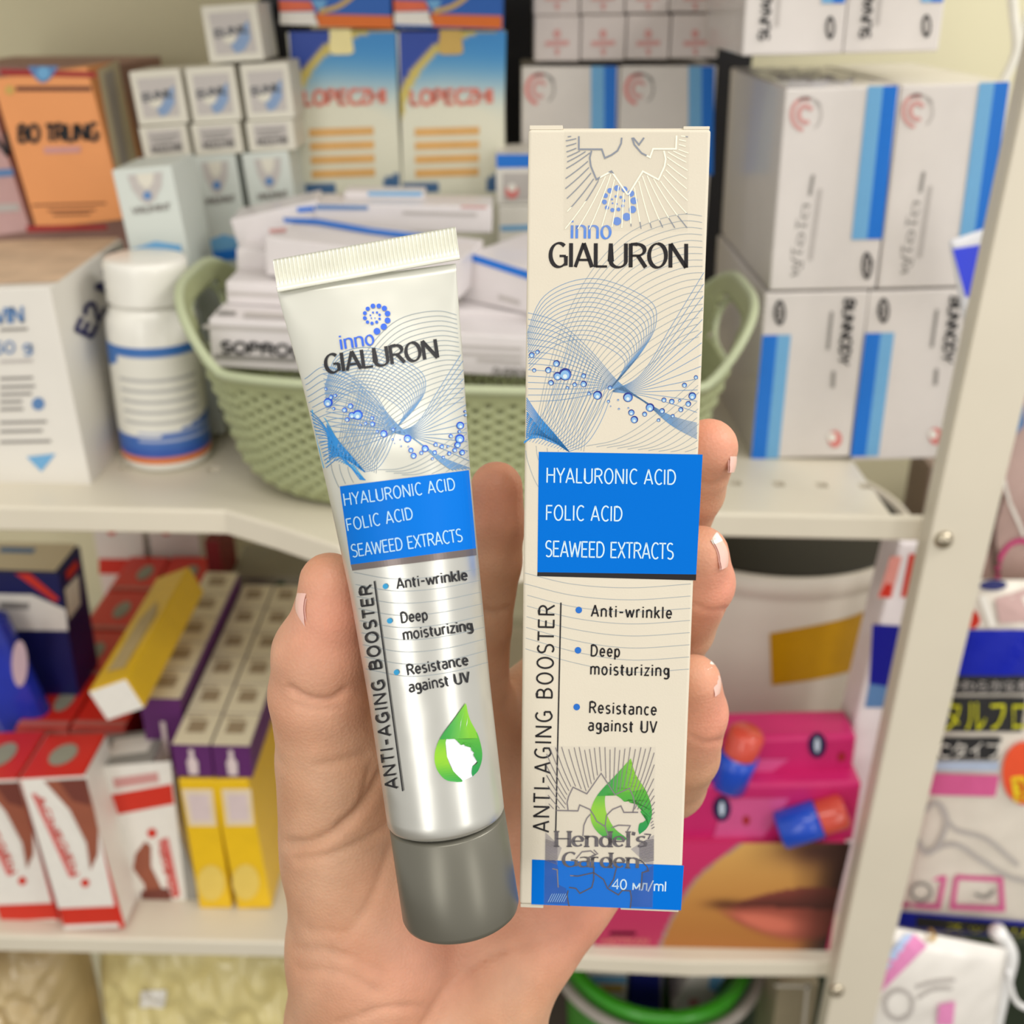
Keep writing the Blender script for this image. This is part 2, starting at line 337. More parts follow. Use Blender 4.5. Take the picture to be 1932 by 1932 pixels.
boltm = mat('zinc_bolt', (190, 180, 160), 0.25, 1.0, var=0.05)
for px, py in ((1780, 1018), (1578, 1868)):
    c = onY(px, py, .5405); V = []
    for r, dy in ((.0052, 0), (.0052, -.0006), (.0046, -.0022), (.003, -.0034), (.001, -.0038)):
        for k in range(20): V.append((c[0]+r*math.cos(k*PI/10), c[1]+dy, c[2]+r*math.sin(k*PI/10)))
    Fc = [(i*20+k, i*20+(k+1) % 20, (i+1)*20+(k+1) % 20, (i+1)*20+k) for i in range(4) for k in range(20)]+[[80+k for k in range(20)]]
    mk('bolt', V, Fc, boltm, parent=rack, smooth=True)
g = G(); c = onY(590, 1000, .548)                                                    # screw hanging behind the sagging lip
V, Fc = tube_mesh([onY(588, 985, .5475), onY(588, 1035, .5475)], .0012, 8); g.add(V, Fc); V, Fc = tube_mesh([onY(589, 1026, .547), onY(589, 1040, .547)], .003, 10); g.add(V, Fc)
mk('screw', g.V, g.F, boltm, parent=rack)
# ================================================================ inks
wht = mat('white_carton', (226, 222, 214), 0.5, var=0.02, scale=20); cream = mat('cream_carton', (226, 214, 184), 0.55, var=0.03, scale=20)
blk = ink('black', (22, 22, 26)); gry = ink('grey', (140, 136, 132)); lgr = ink('light_grey', (186, 180, 176)); navy = ink('navy', (18, 24, 92)); red = ink('red', (206, 48, 30))
blu = ink('blue', (18, 112, 208)); sky = ink('sky', (110, 170, 215)); pink = ink('pink', (214, 120, 116)); whi = ink('white', (232, 228, 220)); rose = ink('rose', (206, 150, 146))
org = ink('orange', (222, 110, 30)); gold = ink('gold', (205, 170, 90)); cri = ink('crimson', (160, 34, 36)); ste = ink('steel_blue', (90, 130, 180)); brn = ink('brown', (110, 60, 40))
def px_print(ob, name, items, f='front'):
    ms = []; a = Art()
    for m, P, *z in items:
        if m not in ms: ms.append(m)
        i = ms.index(m); z = z[0] if z else 0
        if isinstance(P, tuple) and P[0] == 'disc': a.disc(*P[1:4], mi=i, z=z, ry=P[4] if len(P) > 4 else None)
        elif isinstance(P, tuple) and P[0] == 'line': a.line(P[1], P[2], i, z)
        else: a.poly(P, i, z)
    return a.emit(name, face(ob, f), ms, ob, **BG)
def lab(ob, s, p0, p1, cap, m, f='front', style='din', w=.16, flip=1, z=3, name='lettering'):
    a = Art(); letters(a, s, p0, p1, cap, style, w, 0, z, flip=flip); return a.emit(name, face(ob, f), [m], ob, **BG)
def tlines(rows, m, h=3):                                                            # rows of unreadable small print
    out = []
    for x0, y0, x1, y1 in rows: out.append((m, [(x0, y0), (x1, y1), (x1, y1+h), (x0, y0+h)], 1))
    return out
def shade(ob, name, TL, TR, BR, BL, colf, f='front', nx=24, ny=32, z=1, rough=.5):
    a = Art(); a.quad(TL, TR, BR, BL, 0, z, nx, ny, colf); return a.emit(name, face(ob, f), [vmat('printed_sheet', rough)], ob, cols=True, **BG)
def mixc(a, b, t): t = max(0, min(1, t)); return tuple(a[i]*(1-t)+b[i]*t for i in range(3))
# ================================================================ upper shelf, left
big = cub('carton', 'large white carton with worn tan top at the left end of the upper shelf', 'box', (-90, 548), (115, 540), (152, 917), (-90, 923), .58, (238, 452), wht, bz=ZU)
px_print(big, 'worn_top', [(mat('worn_tan_paper', (206, 178, 150), .7, var=.14, scale=40), [(-60, 538), (108, 532), (226, 448), (60, 452), (-60, 456)])], 'top')
px_print(big, 'small_print', tlines([(0, 620, 52, 618), (0, 712, 62, 710), (0, 728, 66, 726), (0, 742, 60, 740), (0, 756, 42, 755), (0, 770, 44, 769), (0, 795, 88, 793), (0, 812, 80, 810), (0, 832, 96, 830)], gry, 5)
         + [(ste, ('disc', 72, 762, 12), 1), (sky, [(50, 862), (105, 856), (78, 890)], 1), (lgr, [(0, 680), (62, 678), (62, 683), (0, 685)], 1)])
lab(big, 'VIN', (-10, 612), (46, 608), 30, ste, style='nib', w=.2); lab(big, '50 g', (-14, 668), (62, 664), 22, ste, w=.16)
lab(big, 'E2 NO.', (172, 640), (250, 470), 34, navy, 'right', w=.24)
zt = INFO[big.name]['o'][2]+INFO[big.name]['H']; Yo = onZ(120, 428, zt)[1]; print('YO', zt, Yo)
om = mat('orange_carton', (236, 158, 98), .5, var=.04, scale=20)
ora = cub('medicine_box', 'orange medicine box with red edges and black name standing on the white carton', 'box', (0, 133), (180, 138), (226, 415), (50, 436), Yo, .06, om, bz=zt)
px_print(ora, 'printed_front', [(cri, [(0, 130), (180, 136), (181, 146), (1, 142)], 1), (cri, [(49, 426), (202, 424), (202, 433), (51, 438)], 1), (ste, [(52+i*2.9, 125+31*math.sin(PI*i/20)) for i in range(21)], 2), (sky, ('disc', 82, 138, 12), 3),
         (brn, [(30, 163), (172, 163), (172, 172), (30, 172)], 1), (gold, ('disc', 18, 170, 9), 1), (rose, [(82, 278), (152, 276), (152, 288), (84, 290)], 1)]
         + tlines([(60, 386, 200, 382), (90, 396, 180, 394), (100, 404, 170, 402)], brn, 3))
lab(ora, 'BO TRUNG', (34, 268), (186, 264), 31, blk, w=.24)
px_print(ora, 'side_panel_print', [(cream, [(184, 132), (222, 112), (262, 318), (232, 398)], 1), (lgr, [(196, 140), (214, 130), (244, 310), (232, 330)], 2)], 'right')
pk = mat('dusty_pink_carton', (196, 158, 156), .6, var=.06, scale=20)
p3 = cub('medicine_box', 'dusty pink box half cut off at the left edge beside the orange box', 'box', (-130, 196), (-6, 186), (46, 438), (-60, 452), Yo+.012, .05, pk, bz=zt)
px_print(p3, 'printed_front', [(lgr, [(-60, 388), (34, 384), (38, 398), (-58, 402)], 1), (ste, [(-40, 322), (24, 318), (26, 332), (-38, 336)], 1)]); lab(p3, 'N', (-16, 296), (20, 293), 44, blk, w=.2)
cub('carton', 'dusty brown pink carton standing behind the orange box', 'box', (-100, 128), (214, 120), (240, 330), (-60, 330), max(.86, Yo+.07), .12, mat('brown_pink_carton', (170, 132, 122), .65, var=.1, scale=12), bz=ZU)
# small grey-white ointment boxes in a stack
gw = mat('grey_white_carton', (214, 210, 196), .5, var=.02, scale=20); gw2 = mat('pale_blue_white_carton', (204, 210, 204), .5, var=.02, scale=20)
def small(TL, TR, BR, BL, Y, lbl, kind, bz=None, D=.045):
    o = cub('ointment_box', lbl, 'box', TL, TR, BR, BL, Y, D, gw if kind != 'tall' else gw2, bz=bz, group='small white ointment boxes stacked behind the carton')
    T = np.array([TL, TR, BR, BL], float); f = lambda u, v: tuple((1-v)*((1-u)*T[0]+u*T[1])+v*((1-u)*T[3]+u*T[2]))
    if kind == 'end':
        px_print(o, 'end_print', [(lgr, [f(.12, .14), f(.86, .14), f(.88, .86), f(.14, .86)], 0), (mat('ink_pale_steel', (128, 152, 186)), [f(.42, .72), f(.55, .62), f(.76, .34), f(.82, .30), f(.80, .62), f(.66, .80), f(.5, .86)], 1), (gw, ('disc', *f(.42, .6), 12, 9), 2)])
        lab(o, 'EUNIL', f(.17, .56), f(.80, .50), 15, mat('ink_soft_black', (88, 92, 98)), w=.2)
    elif kind == 'grey': px_print(o, 'end_print', [(lgr, [f(.15, .12), f(.86, .12), f(.86, .8), f(.15, .8)], 0)]+tlines([(*f(.2, .3), *f(.8, .28)), (*f(.25, .45), *f(.7, .43))], gry, 4)); lab(o, 'MUCU MB', f(.2, .8), f(.84, .76), 13, gry, w=.2)
    else:
        px_print(o, 'front_print', [(lgr, [f(.2, .06), f(.78, .06), f(.74, .2), f(.6, .33), f(.48, .37), f(.36, .33), f(.24, .2)], 0), (gw, [f(.34, .06), f(.64, .06), f(.6, .16), f(.49, .22), f(.38, .16)], 1), (ste, ('disc', *f(.48, .28), 8), 2),
                 (sky, [f(.06, .80), f(.5, .74), f(.94, .80), f(.94, .99), f(.06, .99)], 0), (blu, [f(.12, .9), f(.8, .88), f(.8, .97), f(.12, .99)], 1)]); lab(o, 'VIXUMINT', f(.18, .45), f(.84, .44), 12, gry, w=.2)
    return o
small((215, 322), (330, 310), (352, 500), (248, 508), .655, 'pale blue and white box standing forward, right behind the white bottle', 'tall', ZU, .05)
small((360, 296), (448, 290), (470, 492), (386, 497), .735, 'pale blue and white box in the bottom row, middle column', 'tall', ZU)
small((460, 290), (548, 284), (568, 480), (482, 486), .735, 'pale blue and white box in the bottom row beside the blue and gold cartons', 'tall', ZU)
ROWS = [([(262, 240), (352, 234), (359, 297), (272, 304)], 'grey', 'left box of the second row, grey lettering on its end'), ([(360, 234), (452, 229), (458, 289), (368, 295)], 'grey', 'middle box of the second row, grey lettering on its end'), ([(463, 229), (552, 225), (558, 283), (470, 288)], 'grey', 'right box of the second row, grey lettering on its end'),
        ([(243, 136), (342, 128), (352, 232), (262, 238)], 'end', 'left box of the top row with a blue swirl on its end'), ([(350, 128), (442, 122), (454, 227), (362, 233)], 'end', 'middle box of the top row with a blue swirl on its end'), ([(453, 122), (545, 116), (554, 223), (465, 228)], 'end', 'right box of the top row with a blue swirl on its end'),
        ([(378, 12), (480, 4), (502, 113), (396, 120)], 'end', 'single ointment box sitting alone on top of the stack')]
for q, k, nm in ROWS: small(*q, .735, nm, k)
blkc = mat('black_board_and_gap_shade', (26, 26, 32), .5)
cub('black_box_and_gap_shade', 'black box behind the topmost ointment box', 'box', (484, -60), (556, -60), (556, 112), (500, 114), .79, .06, blkc)
cub('black_box_and_gap_shade', 'black slab added as the shade in the gap between tub and upper shelf', 'box', (1300, 1010), (1652, 1012), (1640, 1110), (1300, 1110), .95, .04, blkc, bz=ZL)  # added black slab, painted shade for the gap above the tub
cub('black_box_and_gap_shade', 'tall black carton doubling as shade in the gap left of the blue striped stack', 'box', (900, -80), (1420, -80), (1400, 500), (930, 500), .93, .05, blkc, bz=ZU)  # widened so its black also paints the shade between the stacks
# blue and gold cartons
def lore(TL, TR, BR, BL, lbl, bz, tab):
    o = cub('tonic_box', lbl, 'box', TL, TR, BR, BL, .775, .055, mat('pale_tonic_carton', (222, 220, 200), .5, var=.02), bz=bz, group='blue and gold tonic boxes')
    T = np.array([TL, TR, BR, BL], float); f = lambda u, v: tuple((1-v)*((1-u)*T[0]+u*T[1])+v*((1-u)*T[3]+u*T[2])); w = T[1][0]-T[0][0]; h = T[3][1]-T[0][1]
    def cf(x, y):
        v = (y-T[0][1])/h; u = (x-T[0][0]-v*(T[3][0]-T[0][0]))/w; r = math.hypot(u-.95, (v-.62)*1.5)
        if r > 1.02 and v < .55: return (30, 66, 160) if v < .5 else (30, 66, 160)
        if .94 < r <= 1.02 and v < .55: return (206, 186, 92)
        q = 1-math.exp(-((v)/.34)**3)
        base = mixc((52, 138, 204), (224, 222, 202), q+.5*max(0, .5-abs(u-.4))*v)
        if v > .93-.14*max(0, u-.7)*2 and (u < .34 or u > .78): return mixc(base, (20, 70, 130), .8)
        return base
    shade(o, 'printed_front', TL, TR, BR, BL, cf, nx=40, ny=56, z=0)
    a = Art(); letters(a, 'LOPECZHI', f(.09, .455), f(.89, .45), 27, 'din', .27, 0, 3); a.emit('lettering', face(o), [mat('ink_faded_coral', (220, 128, 112))], o, **BG)
    px_print(o, 'gold_text_lines', [(mat('ink_ochre', (222, 172, 104), .5), [f(.13, y), f(.76, y-.005), f(.76, y+.045), f(.13, y+.05)], 2) for y in (.60, .685, .77, .855)])
    px_print(o, 'seal_tab', [(mat('cream_seal', (240, 226, 160), .35) if tab else gold, [f(.38, -.01), f(.58, -.01), f(.60, .13), f(.56, .145), f(.40, .145), f(.37, .12)], 4)])
    return o
l1 = lore((545, 60), (747, 57), (754, 362), (566, 366), 'left blue and gold tonic box with a cream seal, lower row', ZU, 1)
l2 = lore((753, 60), (955, 58), (948, 361), (760, 364), 'right blue and gold tonic box with a gold seal, lower row', ZU, 0)
for q, nm in ((((522, -70), (733, -72), (741, 50), (528, 46)), 'left blue box with orange band, upper row, cut off at the top'), (((742, -72), (952, -74), (947, 56), (744, 53)), 'right blue box with orange band, upper row, cut off at the top')):
    TL, TR, BR, BL = q
    o = cub('tonic_box', nm, 'box', TL, TR, BR, BL, .772, .06, mat('blue_tonic_carton', (26, 92, 178), .45, var=.05, scale=10), group='blue and gold tonic boxes'); b = BL[0]; e = BR[0]
    px_print(o, 'printed_front', [(red if 0 else mat('ink_coral', (222, 104, 70), .5), [(b-2, 0), (b+58, 2), (b+66, 20), (b, 22)], 1), (whi, [(b, 23), (b+66, 22), (b+74, 48), (b, 46)], 1), (org, [(b+64, 26), (e, 30), (e, 54), (b+74, 50)], 1),
             (gold, ('line', spl([(b+74, 22), (b+110, 12), (b+140, -10), (b+160, -40)], 12), 9), 1), (sky, [(b+58, 0), (b+90, 0), (b+80, 18), (b+70, 16)], 1)])
# ================================================================ upper shelf, centre
wr = mat('wrapped_pink_white_carton', (208, 198, 194), .3, var=.02, coat=.4)
XS = [(1008, 1094), (1096, 1180), (1182, 1264), (1266, 1357)]
for r, (y0, y1) in enumerate(((30, 115), (-58, 28))):
    for k, (x0, x1) in enumerate(XS):
        s = -2*(0 if r == 0 else 1)
        o = cub('sachet_box', '%s small pinkish white box, %s of the wrapped block above the held carton' % (('leftmost', 'second', 'third', 'rightmost')[k], ('bottom row', 'upper row')[r]), 'box',
                (x0+s, y0-k), (x1+s, y0-k-1), (x1, y1-k*2+1), (x0, y1-k*2+1), .80, .07, wr, group='shrink wrapped block of small boxes', bevel=.0012)
        cx = (x0+x1)/2; cy = y0+(48 if r == 0 else 50)
        px_print(o, 'flower_print', [(rose, [(cx-22, cy), (cx+22, cy-2), (cx+22, cy+7), (cx-22, cy+9)], 1), (rose, ('disc', cx, cy-14, 7, 9), 1), (rose, [(cx-6, cy+14), (cx+6, cy+14), (cx+1, cy+30)], 1)])
def logo(a, x, y, s, mr, mg):
    return [(mr, ('line', arc(x, y, s, s*1.15, 100, 290, 14), s*.28), 1), (rose, ('line', arc(x, y, s*.5, s*.6, 60, 330, 12), s*.3), 1), (mg, ('line', arc(x+s*.25, y, s*.9, s*1.1, -60, 60, 10), s*.12), 1), (mg, ('line', arc(x+s*.1, y, s*1.2, s*1.2, 240, 330, 10), s*.14), 1)]
for q, lx, sx, nm in ((((978, 125), (1164, 126), (1166, 330), (990, 330)), 1018, 1115, 'left white carton with two tone blue stripe in the centre stack'), (((1166, 126), (1347, 122), (1345, 330), (1168, 330)), 1205, 1299, 'right white carton with two tone blue stripe in the centre stack')):
    o = cub('striped_carton', nm, 'box', *q, .80, .08, mat('wrapped_white_carton', (212, 206, 200), .35, var=.02, coat=.3), bz=ZU, group='cartons with blue stripes')
    px_print(o, 'stripe_print', [(sky, [(sx, 125), (sx+25, 125), (sx+25, 330), (sx, 330)], 1), (blu, [(sx+25, 125), (sx+49, 125), (sx+46, 330), (sx+25, 330)], 1)]+logo(None, lx, 168, 24, pink, gry))
o = cub('striped_carton', 'little white carton with a blue top edge left of the held carton', 'box', (934, 291), (1010, 290), (1010, 386), (938, 387), .745, .05, wht, group='cartons with blue stripes')
px_print(o, 'printed_front', [(blu, [(936, 291), (1010, 291), (1010, 316), (937, 317)], 1), (lgr, [(948, 326), (1004, 326), (1004, 378), (950, 380)], 1), (pink, ('disc', 966, 362, 13), 2), (whi, ('disc', 966, 354, 8), 3)])
o = cub('striped_carton', 'plain white carton under the little blue topped carton', 'box', (938, 388), (1012, 388), (1012, 440), (942, 440), .745, .05, wht, bz=ZU, group='cartons with blue stripes')
px_print(o, 'printed_front', [(sky, [(944, 426), (1005, 424), (1005, 434), (946, 436)], 1)])
# ================================================================ upper shelf, right: shrink-wrapped pile
pl = mat('wrapped_lilac_white_carton', (216, 210, 206), .32, var=.02, coat=.35)
def striped(TL, TR, BR, BL, Y, nm, kind, D=.17):
    o = cub('striped_carton', nm, 'box', TL, TR, BR, BL, Y, D, pl, bz=(ZU if kind == 'low' else None), group='cartons with blue stripes', bevel=.0012)
    T = np.array([TL, TR, BR, BL], float); f = lambda u, v: tuple((1-v)*((1-u)*T[0]+u*T[1])+v*((1-u)*T[3]+u*T[2]))
    if kind == 'mid':
        px_print(o, 'stripe_print', [(sky, [f(.72, 0), f(.86, 0), f(.86, .755), f(.72, .755)], 1), (blu, [f(.86, 0), f(.995, 0), f(.995, .755), f(.86, .755)], 1)]+logo(None, *f(.18, .13), 26, rose, lgr)
                 +[(gry, ('line', [f(.30, .53), f(.31, .43)], 6), 1), (lgr, ('line', [f(.37, .85), f(.39, .5)], 7), 1), (blk, ('disc', *f(.885, .885), 10, 26), 1), (lgr, ('disc', *f(.885, .885), 6, 18), 2)])
        words('lettering', 'ฟูไอโต', f(.30, .94), f(.34, .58), 26, face(o), gry, o); lab(o, 'CD', f(.935, .925), f(.935, .845), 12, blk, z=4)
    elif kind == 'low':
        px_print(o, 'stripe_print', [(blu, [f(0, .255), f(.15, .255), f(.15, 1), f(0, 1)], 1), (sky, [f(.15, .255), f(.28, .255), f(.28, 1), f(.15, 1)], 1), (pink, ('disc', *f(.83, .89), 13, 16), 1), (whi, ('disc', *f(.80, .88), 8, 9), 2),
                 (blk, ('disc', *f(.15, .12), 11, 24), 1), (lgr, ('disc', *f(.15, .12), 6, 16), 2), (gry, ('line', [f(.66, .12), f(.66, .35)], 6), 1), (gry, ('line', [f(.74, .48), f(.75, .58)], 7), 1)])
        lab(o, 'BUNNODY', f(.77, .04), f(.78, .44), 20, blk, w=.2, z=3); lab(o, 'CD', f(.10, .09), f(.10, .15), 12, blk, z=4)
    else:
        px_print(o, 'stripe_print', [(sky, [f(.75, 0), f(.86, 0), f(.86, .50), f(.75, .50)], 1), (blu, [f(.86, 0), f(.98, 0), f(.98, .50), f(.86, .50)], 1), (blk, ('disc', *f(.84, .74), 9, 22), 1), (lgr, ('disc', *f(.84, .74), 5, 14), 2), (lgr, ('line', [f(.32, .72), f(.34, .3)], 7), 1)])
        lab(o, 'SUNADY', f(.24, .86), f(.27, .28), 19, blk, w=.2, z=3)
    return o
striped((1446, 553), (1640, 549), (1603, 862), (1417, 866), .645, 'left carton of the bottom pair in the right pile, two blue stripes downward', 'low')
striped((1642, 549), (1842, 545), (1792, 856), (1605, 862), .645, 'right carton of the bottom pair in the right pile, partly behind the post', 'low')
m1 = striped((1488, 167), (1696, 161), (1655, 545), (1446, 549), .645, 'left carton of the middle pair in the right pile, red ring mark', 'mid')
m2 = striped((1699, 161), (1906, 154), (1852, 540), (1657, 545), .645, 'right carton of the middle pair in the right pile, cut by the post', 'mid')
striped((1410, -90), (1600, -90), (1597, 101), (1402, 106), .665, 'left carton of the top pair in the right pile, cut off at the top', 'top', .13)
striped((1602, -90), (1796, -90), (1770, 97), (1598, 101), .665, 'right carton of the top pair in the right pile, cut off at the top', 'top', .13)
# crinkled shrink film over the middle pair
I = INFO[m1.name]; V = []; nx, ny = 60, 44; o0 = I['o']+I['ez']*(I['H']+.0008); wid = INFO[m2.name]['o']+INFO[m2.name]['ex']*INFO[m2.name]['W']-I['o']
for j in range(ny+1):
    for i in range(nx+1):
        u, v = i/nx, j/ny; n = math.sin(u*41+v*13)*math.sin(v*37-u*9)+.6*math.sin(u*90+7*math.sin(v*20)); V.append(o0+wid*u*[1, 1, 0]+I['ey']*v*.16+np.array([0, 0, .0011*(1+.8*n)*min(1, 8*min(v, 1-v, u, 1-u)+.1)]))
film = mk('shrink_film', V, [(j*(nx+1)+i, j*(nx+1)+i+1, (j+1)*(nx+1)+i+1, (j+1)*(nx+1)+i) for j in range(ny) for i in range(nx)], mat('milky_film', (236, 234, 240), .22, var=.08, scale=90, alpha=.75, coat=.5), smooth=True,
   label='crinkled milky shrink film over the middle pair of striped cartons', cat='plastic film')
# blue pouch corner behind the post
o = cub('pouch', 'bright blue pouch with a white seam hanging behind the post', 'pouch', (1778, 452), (1900, 432), (1905, 590), (1838, 612), .60, .006, mat('white_seam', (236, 238, 246), .3), bevel=.002)
px_print(o, 'blue_panel', [(ink('vivid_blue', (50, 70, 235), .3), [(1797, 470), (1890, 455), (1890, 565), (1822, 560)], 1)])
# ================================================================ bottle
bm = mat('white_bottle_plastic', (232, 230, 222), .28, var=.02, coat=.2); bc = onZ(305, 876, ZU); bc = np.array([bc[0]+.0005, bc[1]+.012, ZU]); R = .0262
bot = thing('pill_bottle', bc, 'white plastic pill bottle with blue edged label beside the green basket', 'bottle')
z0 = ZU; prof = [(R*.86, z0), (R*.97, z0+.001), (R, z0+.004), (R, z0+.083), (R*.97, z0+.089), (R*.86, z0+.095), (R*.80, z0+.097), (R*.80, z0+.101)]
V, Fc = lathe(bc, prof, 64); bb = mk('bottle_body', V, Fc, bm, parent=bot, smooth=True)
prof = [(R*.86, z0+.0985), (R*.89, z0+.0992)]+[(R*.89, z0+.100+.020*i/6) for i in range(7)]+[(R*.86, z0+.1225), (R*.78, z0+.1232)]
V, Fc = lathe(bc, prof, 64); cap = mk('cap', V, Fc, bm, parent=bot, smooth=True)
V = []; Fc = []; C = []; n = 90; NZ = 44
for j in range(NZ+1):
    for i in range(n+1):
        a = -PI*.5+(i/n-.5)*2*PI*.94; z = z0+.006+.071*j/NZ; V.append((bc[0]+(R+.0003)*math.cos(a), bc[1]+(R+.0003)*math.sin(a), z)); v = j/NZ; u = i/n-.5
        c = (226, 224, 214)
        if v > .93 or (v > .80 and u < -.13+.03*math.sin(v*30)): c = (52, 108, 180)
        if v < .24+.35*max(0, (u-.02))*1.6 and v > .06: c = (56, 100, 176)
        if v < .12 and v > .06 : c = (44, 84, 170)
        if v <= .06: c = (214, 120, 60)
        if .3 < v < .8 and -.10 < u < .2 and (j % 4 == 0): c = (160, 160, 160)
        if .14 < v < .28 and u > -.05 and (j % 3 == 0): c = (170, 180, 205)
        C.append(c)
Fc = [(j*(n+1)+i, j*(n+1)+i+1, (j+1)*(n+1)+i+1, (j+1)*(n+1)+i) for j in range(NZ) for i in range(n)]
mk('label_wrap', V, Fc, vmat('bottle_label', .4), parent=bb, cols=C, smooth=True)
# ================================================================ basket
bx, by = -.0215, .622; sage = mat('sage_green_plastic', (158, 164, 122), .42, var=.05, scale=30, spec=.5); sagel = mat('sage_rim_plastic', (176, 184, 150), .38, var=.03, scale=30)
bk = thing('storage_basket', (bx, by, ZU), 'sage green plastic basket with raised woven dots and end handles, full of small cartons', 'basket')
def bpt(a, t, out=0.0):
    ax = .126+.031*t**.9-.016*max(0, 1-t/.22)**2; ay = .074+.014*t-.007*max(0, 1-t/.22)**2; c, s = math.cos(a), math.sin(a); e = .55
    x = ax*abs(c)**e*(1 if c > 0 else -1); y = ay*abs(s)**e*(1 if s > 0 else -1)
    rise = .036*max(0, (abs(x)/ax-.80)/.20)**1.3
    z = ZU+.001+(.079+rise)*t
    nrm = np.array([abs(c)**(2-e)*(1 if c > 0 else -1)/ax, abs(s)**(2-e)*(1 if s > 0 else -1)/ay]); nrm /= np.linalg.norm(nrm)+1e-9
    return np.array([bx+x+nrm[0]*out, by+y+nrm[1]*out, z])
NA, NT = 640, 72
# equal arc-length angles
A = np.linspace(0, 2*PI, 4000); P = np.array([bpt(a, .6)[:2] for a in A]); L = np.concatenate([[0], np.cumsum(np.linalg.norm(P[1:]-P[:-1], axis=1))]); AA = np.interp(np.linspace(0, L[-1], NA, endpoint=False), L, A)
V = []; Fc = []
for j in range(NT+1):
    t = j/NT
    for i, a in enumerate(AA):
        w = 0
        if .03 < t < .90:
            ph = i*2*PI/10; ps = j*2*PI/6; w = .0018*max(0, math.cos(ph)*math.cos(ps))-.0010
        V.append(bpt(a, t, w))
hole = lambda i, j: (abs(math.cos(AA[i])) > .985 and abs(math.sin(AA[i])) < .17 and .66 < (j+.5)/NT < .90)
for j in range(NT):
    for i in range(NA):
        if hole(i, j): continue
        if .06 < j/NT < .88 and math.cos((i+.5)*2*PI/10)*math.cos((j+.5)*2*PI/6) < -.70: continue
        i2 = (i+1) % NA; Fc.append((j*NA+i, j*NA+i2, (j+1)*NA+i2, (j+1)*NA+i))
wl = mk('woven_wall', V, Fc, sage, parent=bk, smooth=True); s = wl.modifiers.new('thick', 'SOLIDIFY'); s.thickness = .0018; s.offset = -1
mk('basket_floor', [bpt(a, 0)+[0, 0, .001] for a in AA[::8]], [list(range(NA//8))], sage, parent=bk)
V, Fc = tube_mesh([bpt(a, 1.0, .0005) for a in AA[::4]], .0026, 10, closed=True); mk('rim', V, Fc, sagel, parent=bk, smooth=True)
for sgn in (0, 1):
    ring = []
    for q in range(28):
        b = 2*PI*q/28; a = math.asin(max(-.17, min(.17, .17*math.cos(b)))); a = a if sgn == 0 else PI-a; ring.append(bpt(a, .78+.125*math.sin(b), .0006))
    V, Fc = tube_mesh(ring, .0018, 8, closed=True); mk('handle_edge', V, Fc, sagel, parent=wl, smooth=True)
# cartons in the basket
cw = mat('basket_white_carton', (218, 212, 212), .42, var=.02, coat=.2)
def inb(nm, q, Y, D, YR=None, prints=(), txt=None, bz=None, tp=()):
    o = cub('striped_carton', nm, 'box', *q, Y, D, cw, YR=YR, bz=bz, group='small cartons in the basket')
    if prints: px_print(o, 'printed_front', list(prints))
    if tp: px_print(o, 'printed_top', list(tp), 'top')
    if txt: lab(o, *txt)
    return o
ZB = ZU+.003
inb('white carton with bold black lettering at the front left of the basket', ((392, 602), (846, 626), (846, 716), (400, 692)), .575, .035, prints=[(gry, [(405, 668), (560, 676), (560, 684), (405, 676)], 1), (lgr, [(384, 612), (560, 620), (560, 628), (384, 620)], 1)], txt=('SOPROCO', (415, 664), (600, 674), 20, blk, 'front', 'din', .26),
    tp=[(gry, [(412, 586), (446, 587), (444, 594), (410, 593)], 1), (lgr, [(462, 588), (560, 592), (558, 602), (460, 598)], 1)])
inb('plain white carton second from the front left in the basket', ((424, 532), (742, 546), (742, 590), (430, 574)), .605, .035, prints=[(lgr, [(430, 550), (560, 556), (560, 562), (430, 556)], 1)])
inb('white carton with stacked grey lines at the front right of the basket', ((850, 628), (1060, 640), (1060, 716), (850, 704)), .565, .05, prints=tlines([(860, 650, 985, 656), (862, 664, 985, 670), (900, 676, 985, 682)], lgr, 5), txt=('DUPIRON', (930, 708), (1000, 712), 14, gry, 'front', 'din', .2))
inb('white carton lying under the long blue striped carton', ((846, 578), (1050, 600), (1050, 636), (848, 622)), .60, .06, prints=tlines([(868, 596, 985, 606)], lgr, 6))
inb('long white carton with thin blue line lying across the basket middle', ((494, 446), (862, 492), (872, 566), (508, 520)), .615, .05, YR=.590, tp=[(blu, [(534, 410), (600, 413), (700, 430), (800, 442), (856, 458), (850, 468), (780, 452), (690, 440), (600, 424), (536, 420)], 1), (rose, [(508, 432), (540, 430), (540, 437), (508, 440)], 1)])
inb('white carton with strong blue edge slanting down to the right', ((868, 470), (1060, 530), (1060, 606), (872, 566)), .62, .07, YR=.585, prints=[(blu, [(870, 472), (1060, 532), (1060, 548), (871, 486)], 1), (lgr, [(940, 556), (980, 568), (980, 576), (940, 564)], 1)])
inb('small flat white carton with pale blue edge on top of the heap', ((648, 362), (800, 362), (800, 380), (650, 378)), .69, .02, prints=[(sky, [(694, 362), (796, 362), (796, 370), (694, 369)], 1)])
inb('small white carton with blue dash lying on the heap left of centre', ((436, 404), (600, 388), (612, 432), (446, 470)), .665, .04, YR=.67, prints=[(blu, [(560, 392), (592, 389), (594, 398), (562, 401)], 1)])
inb('white carton across the back of the basket heap', ((590, 384), (926, 390), (930, 440), (600, 436)), .668, .035, prints=[(ste, [(596, 386), (694, 388), (694, 396), (596, 395)], 1), (lgr, [(760, 398), (900, 402), (900, 408), (760, 404)], 1), (rose, [(870, 388), (918, 389), (918, 393), (870, 392)], 1)])
inb('white carton lying under the heap at the left handle', ((440, 470), (560, 478), (560, 540), (452, 530)), .64, .04)
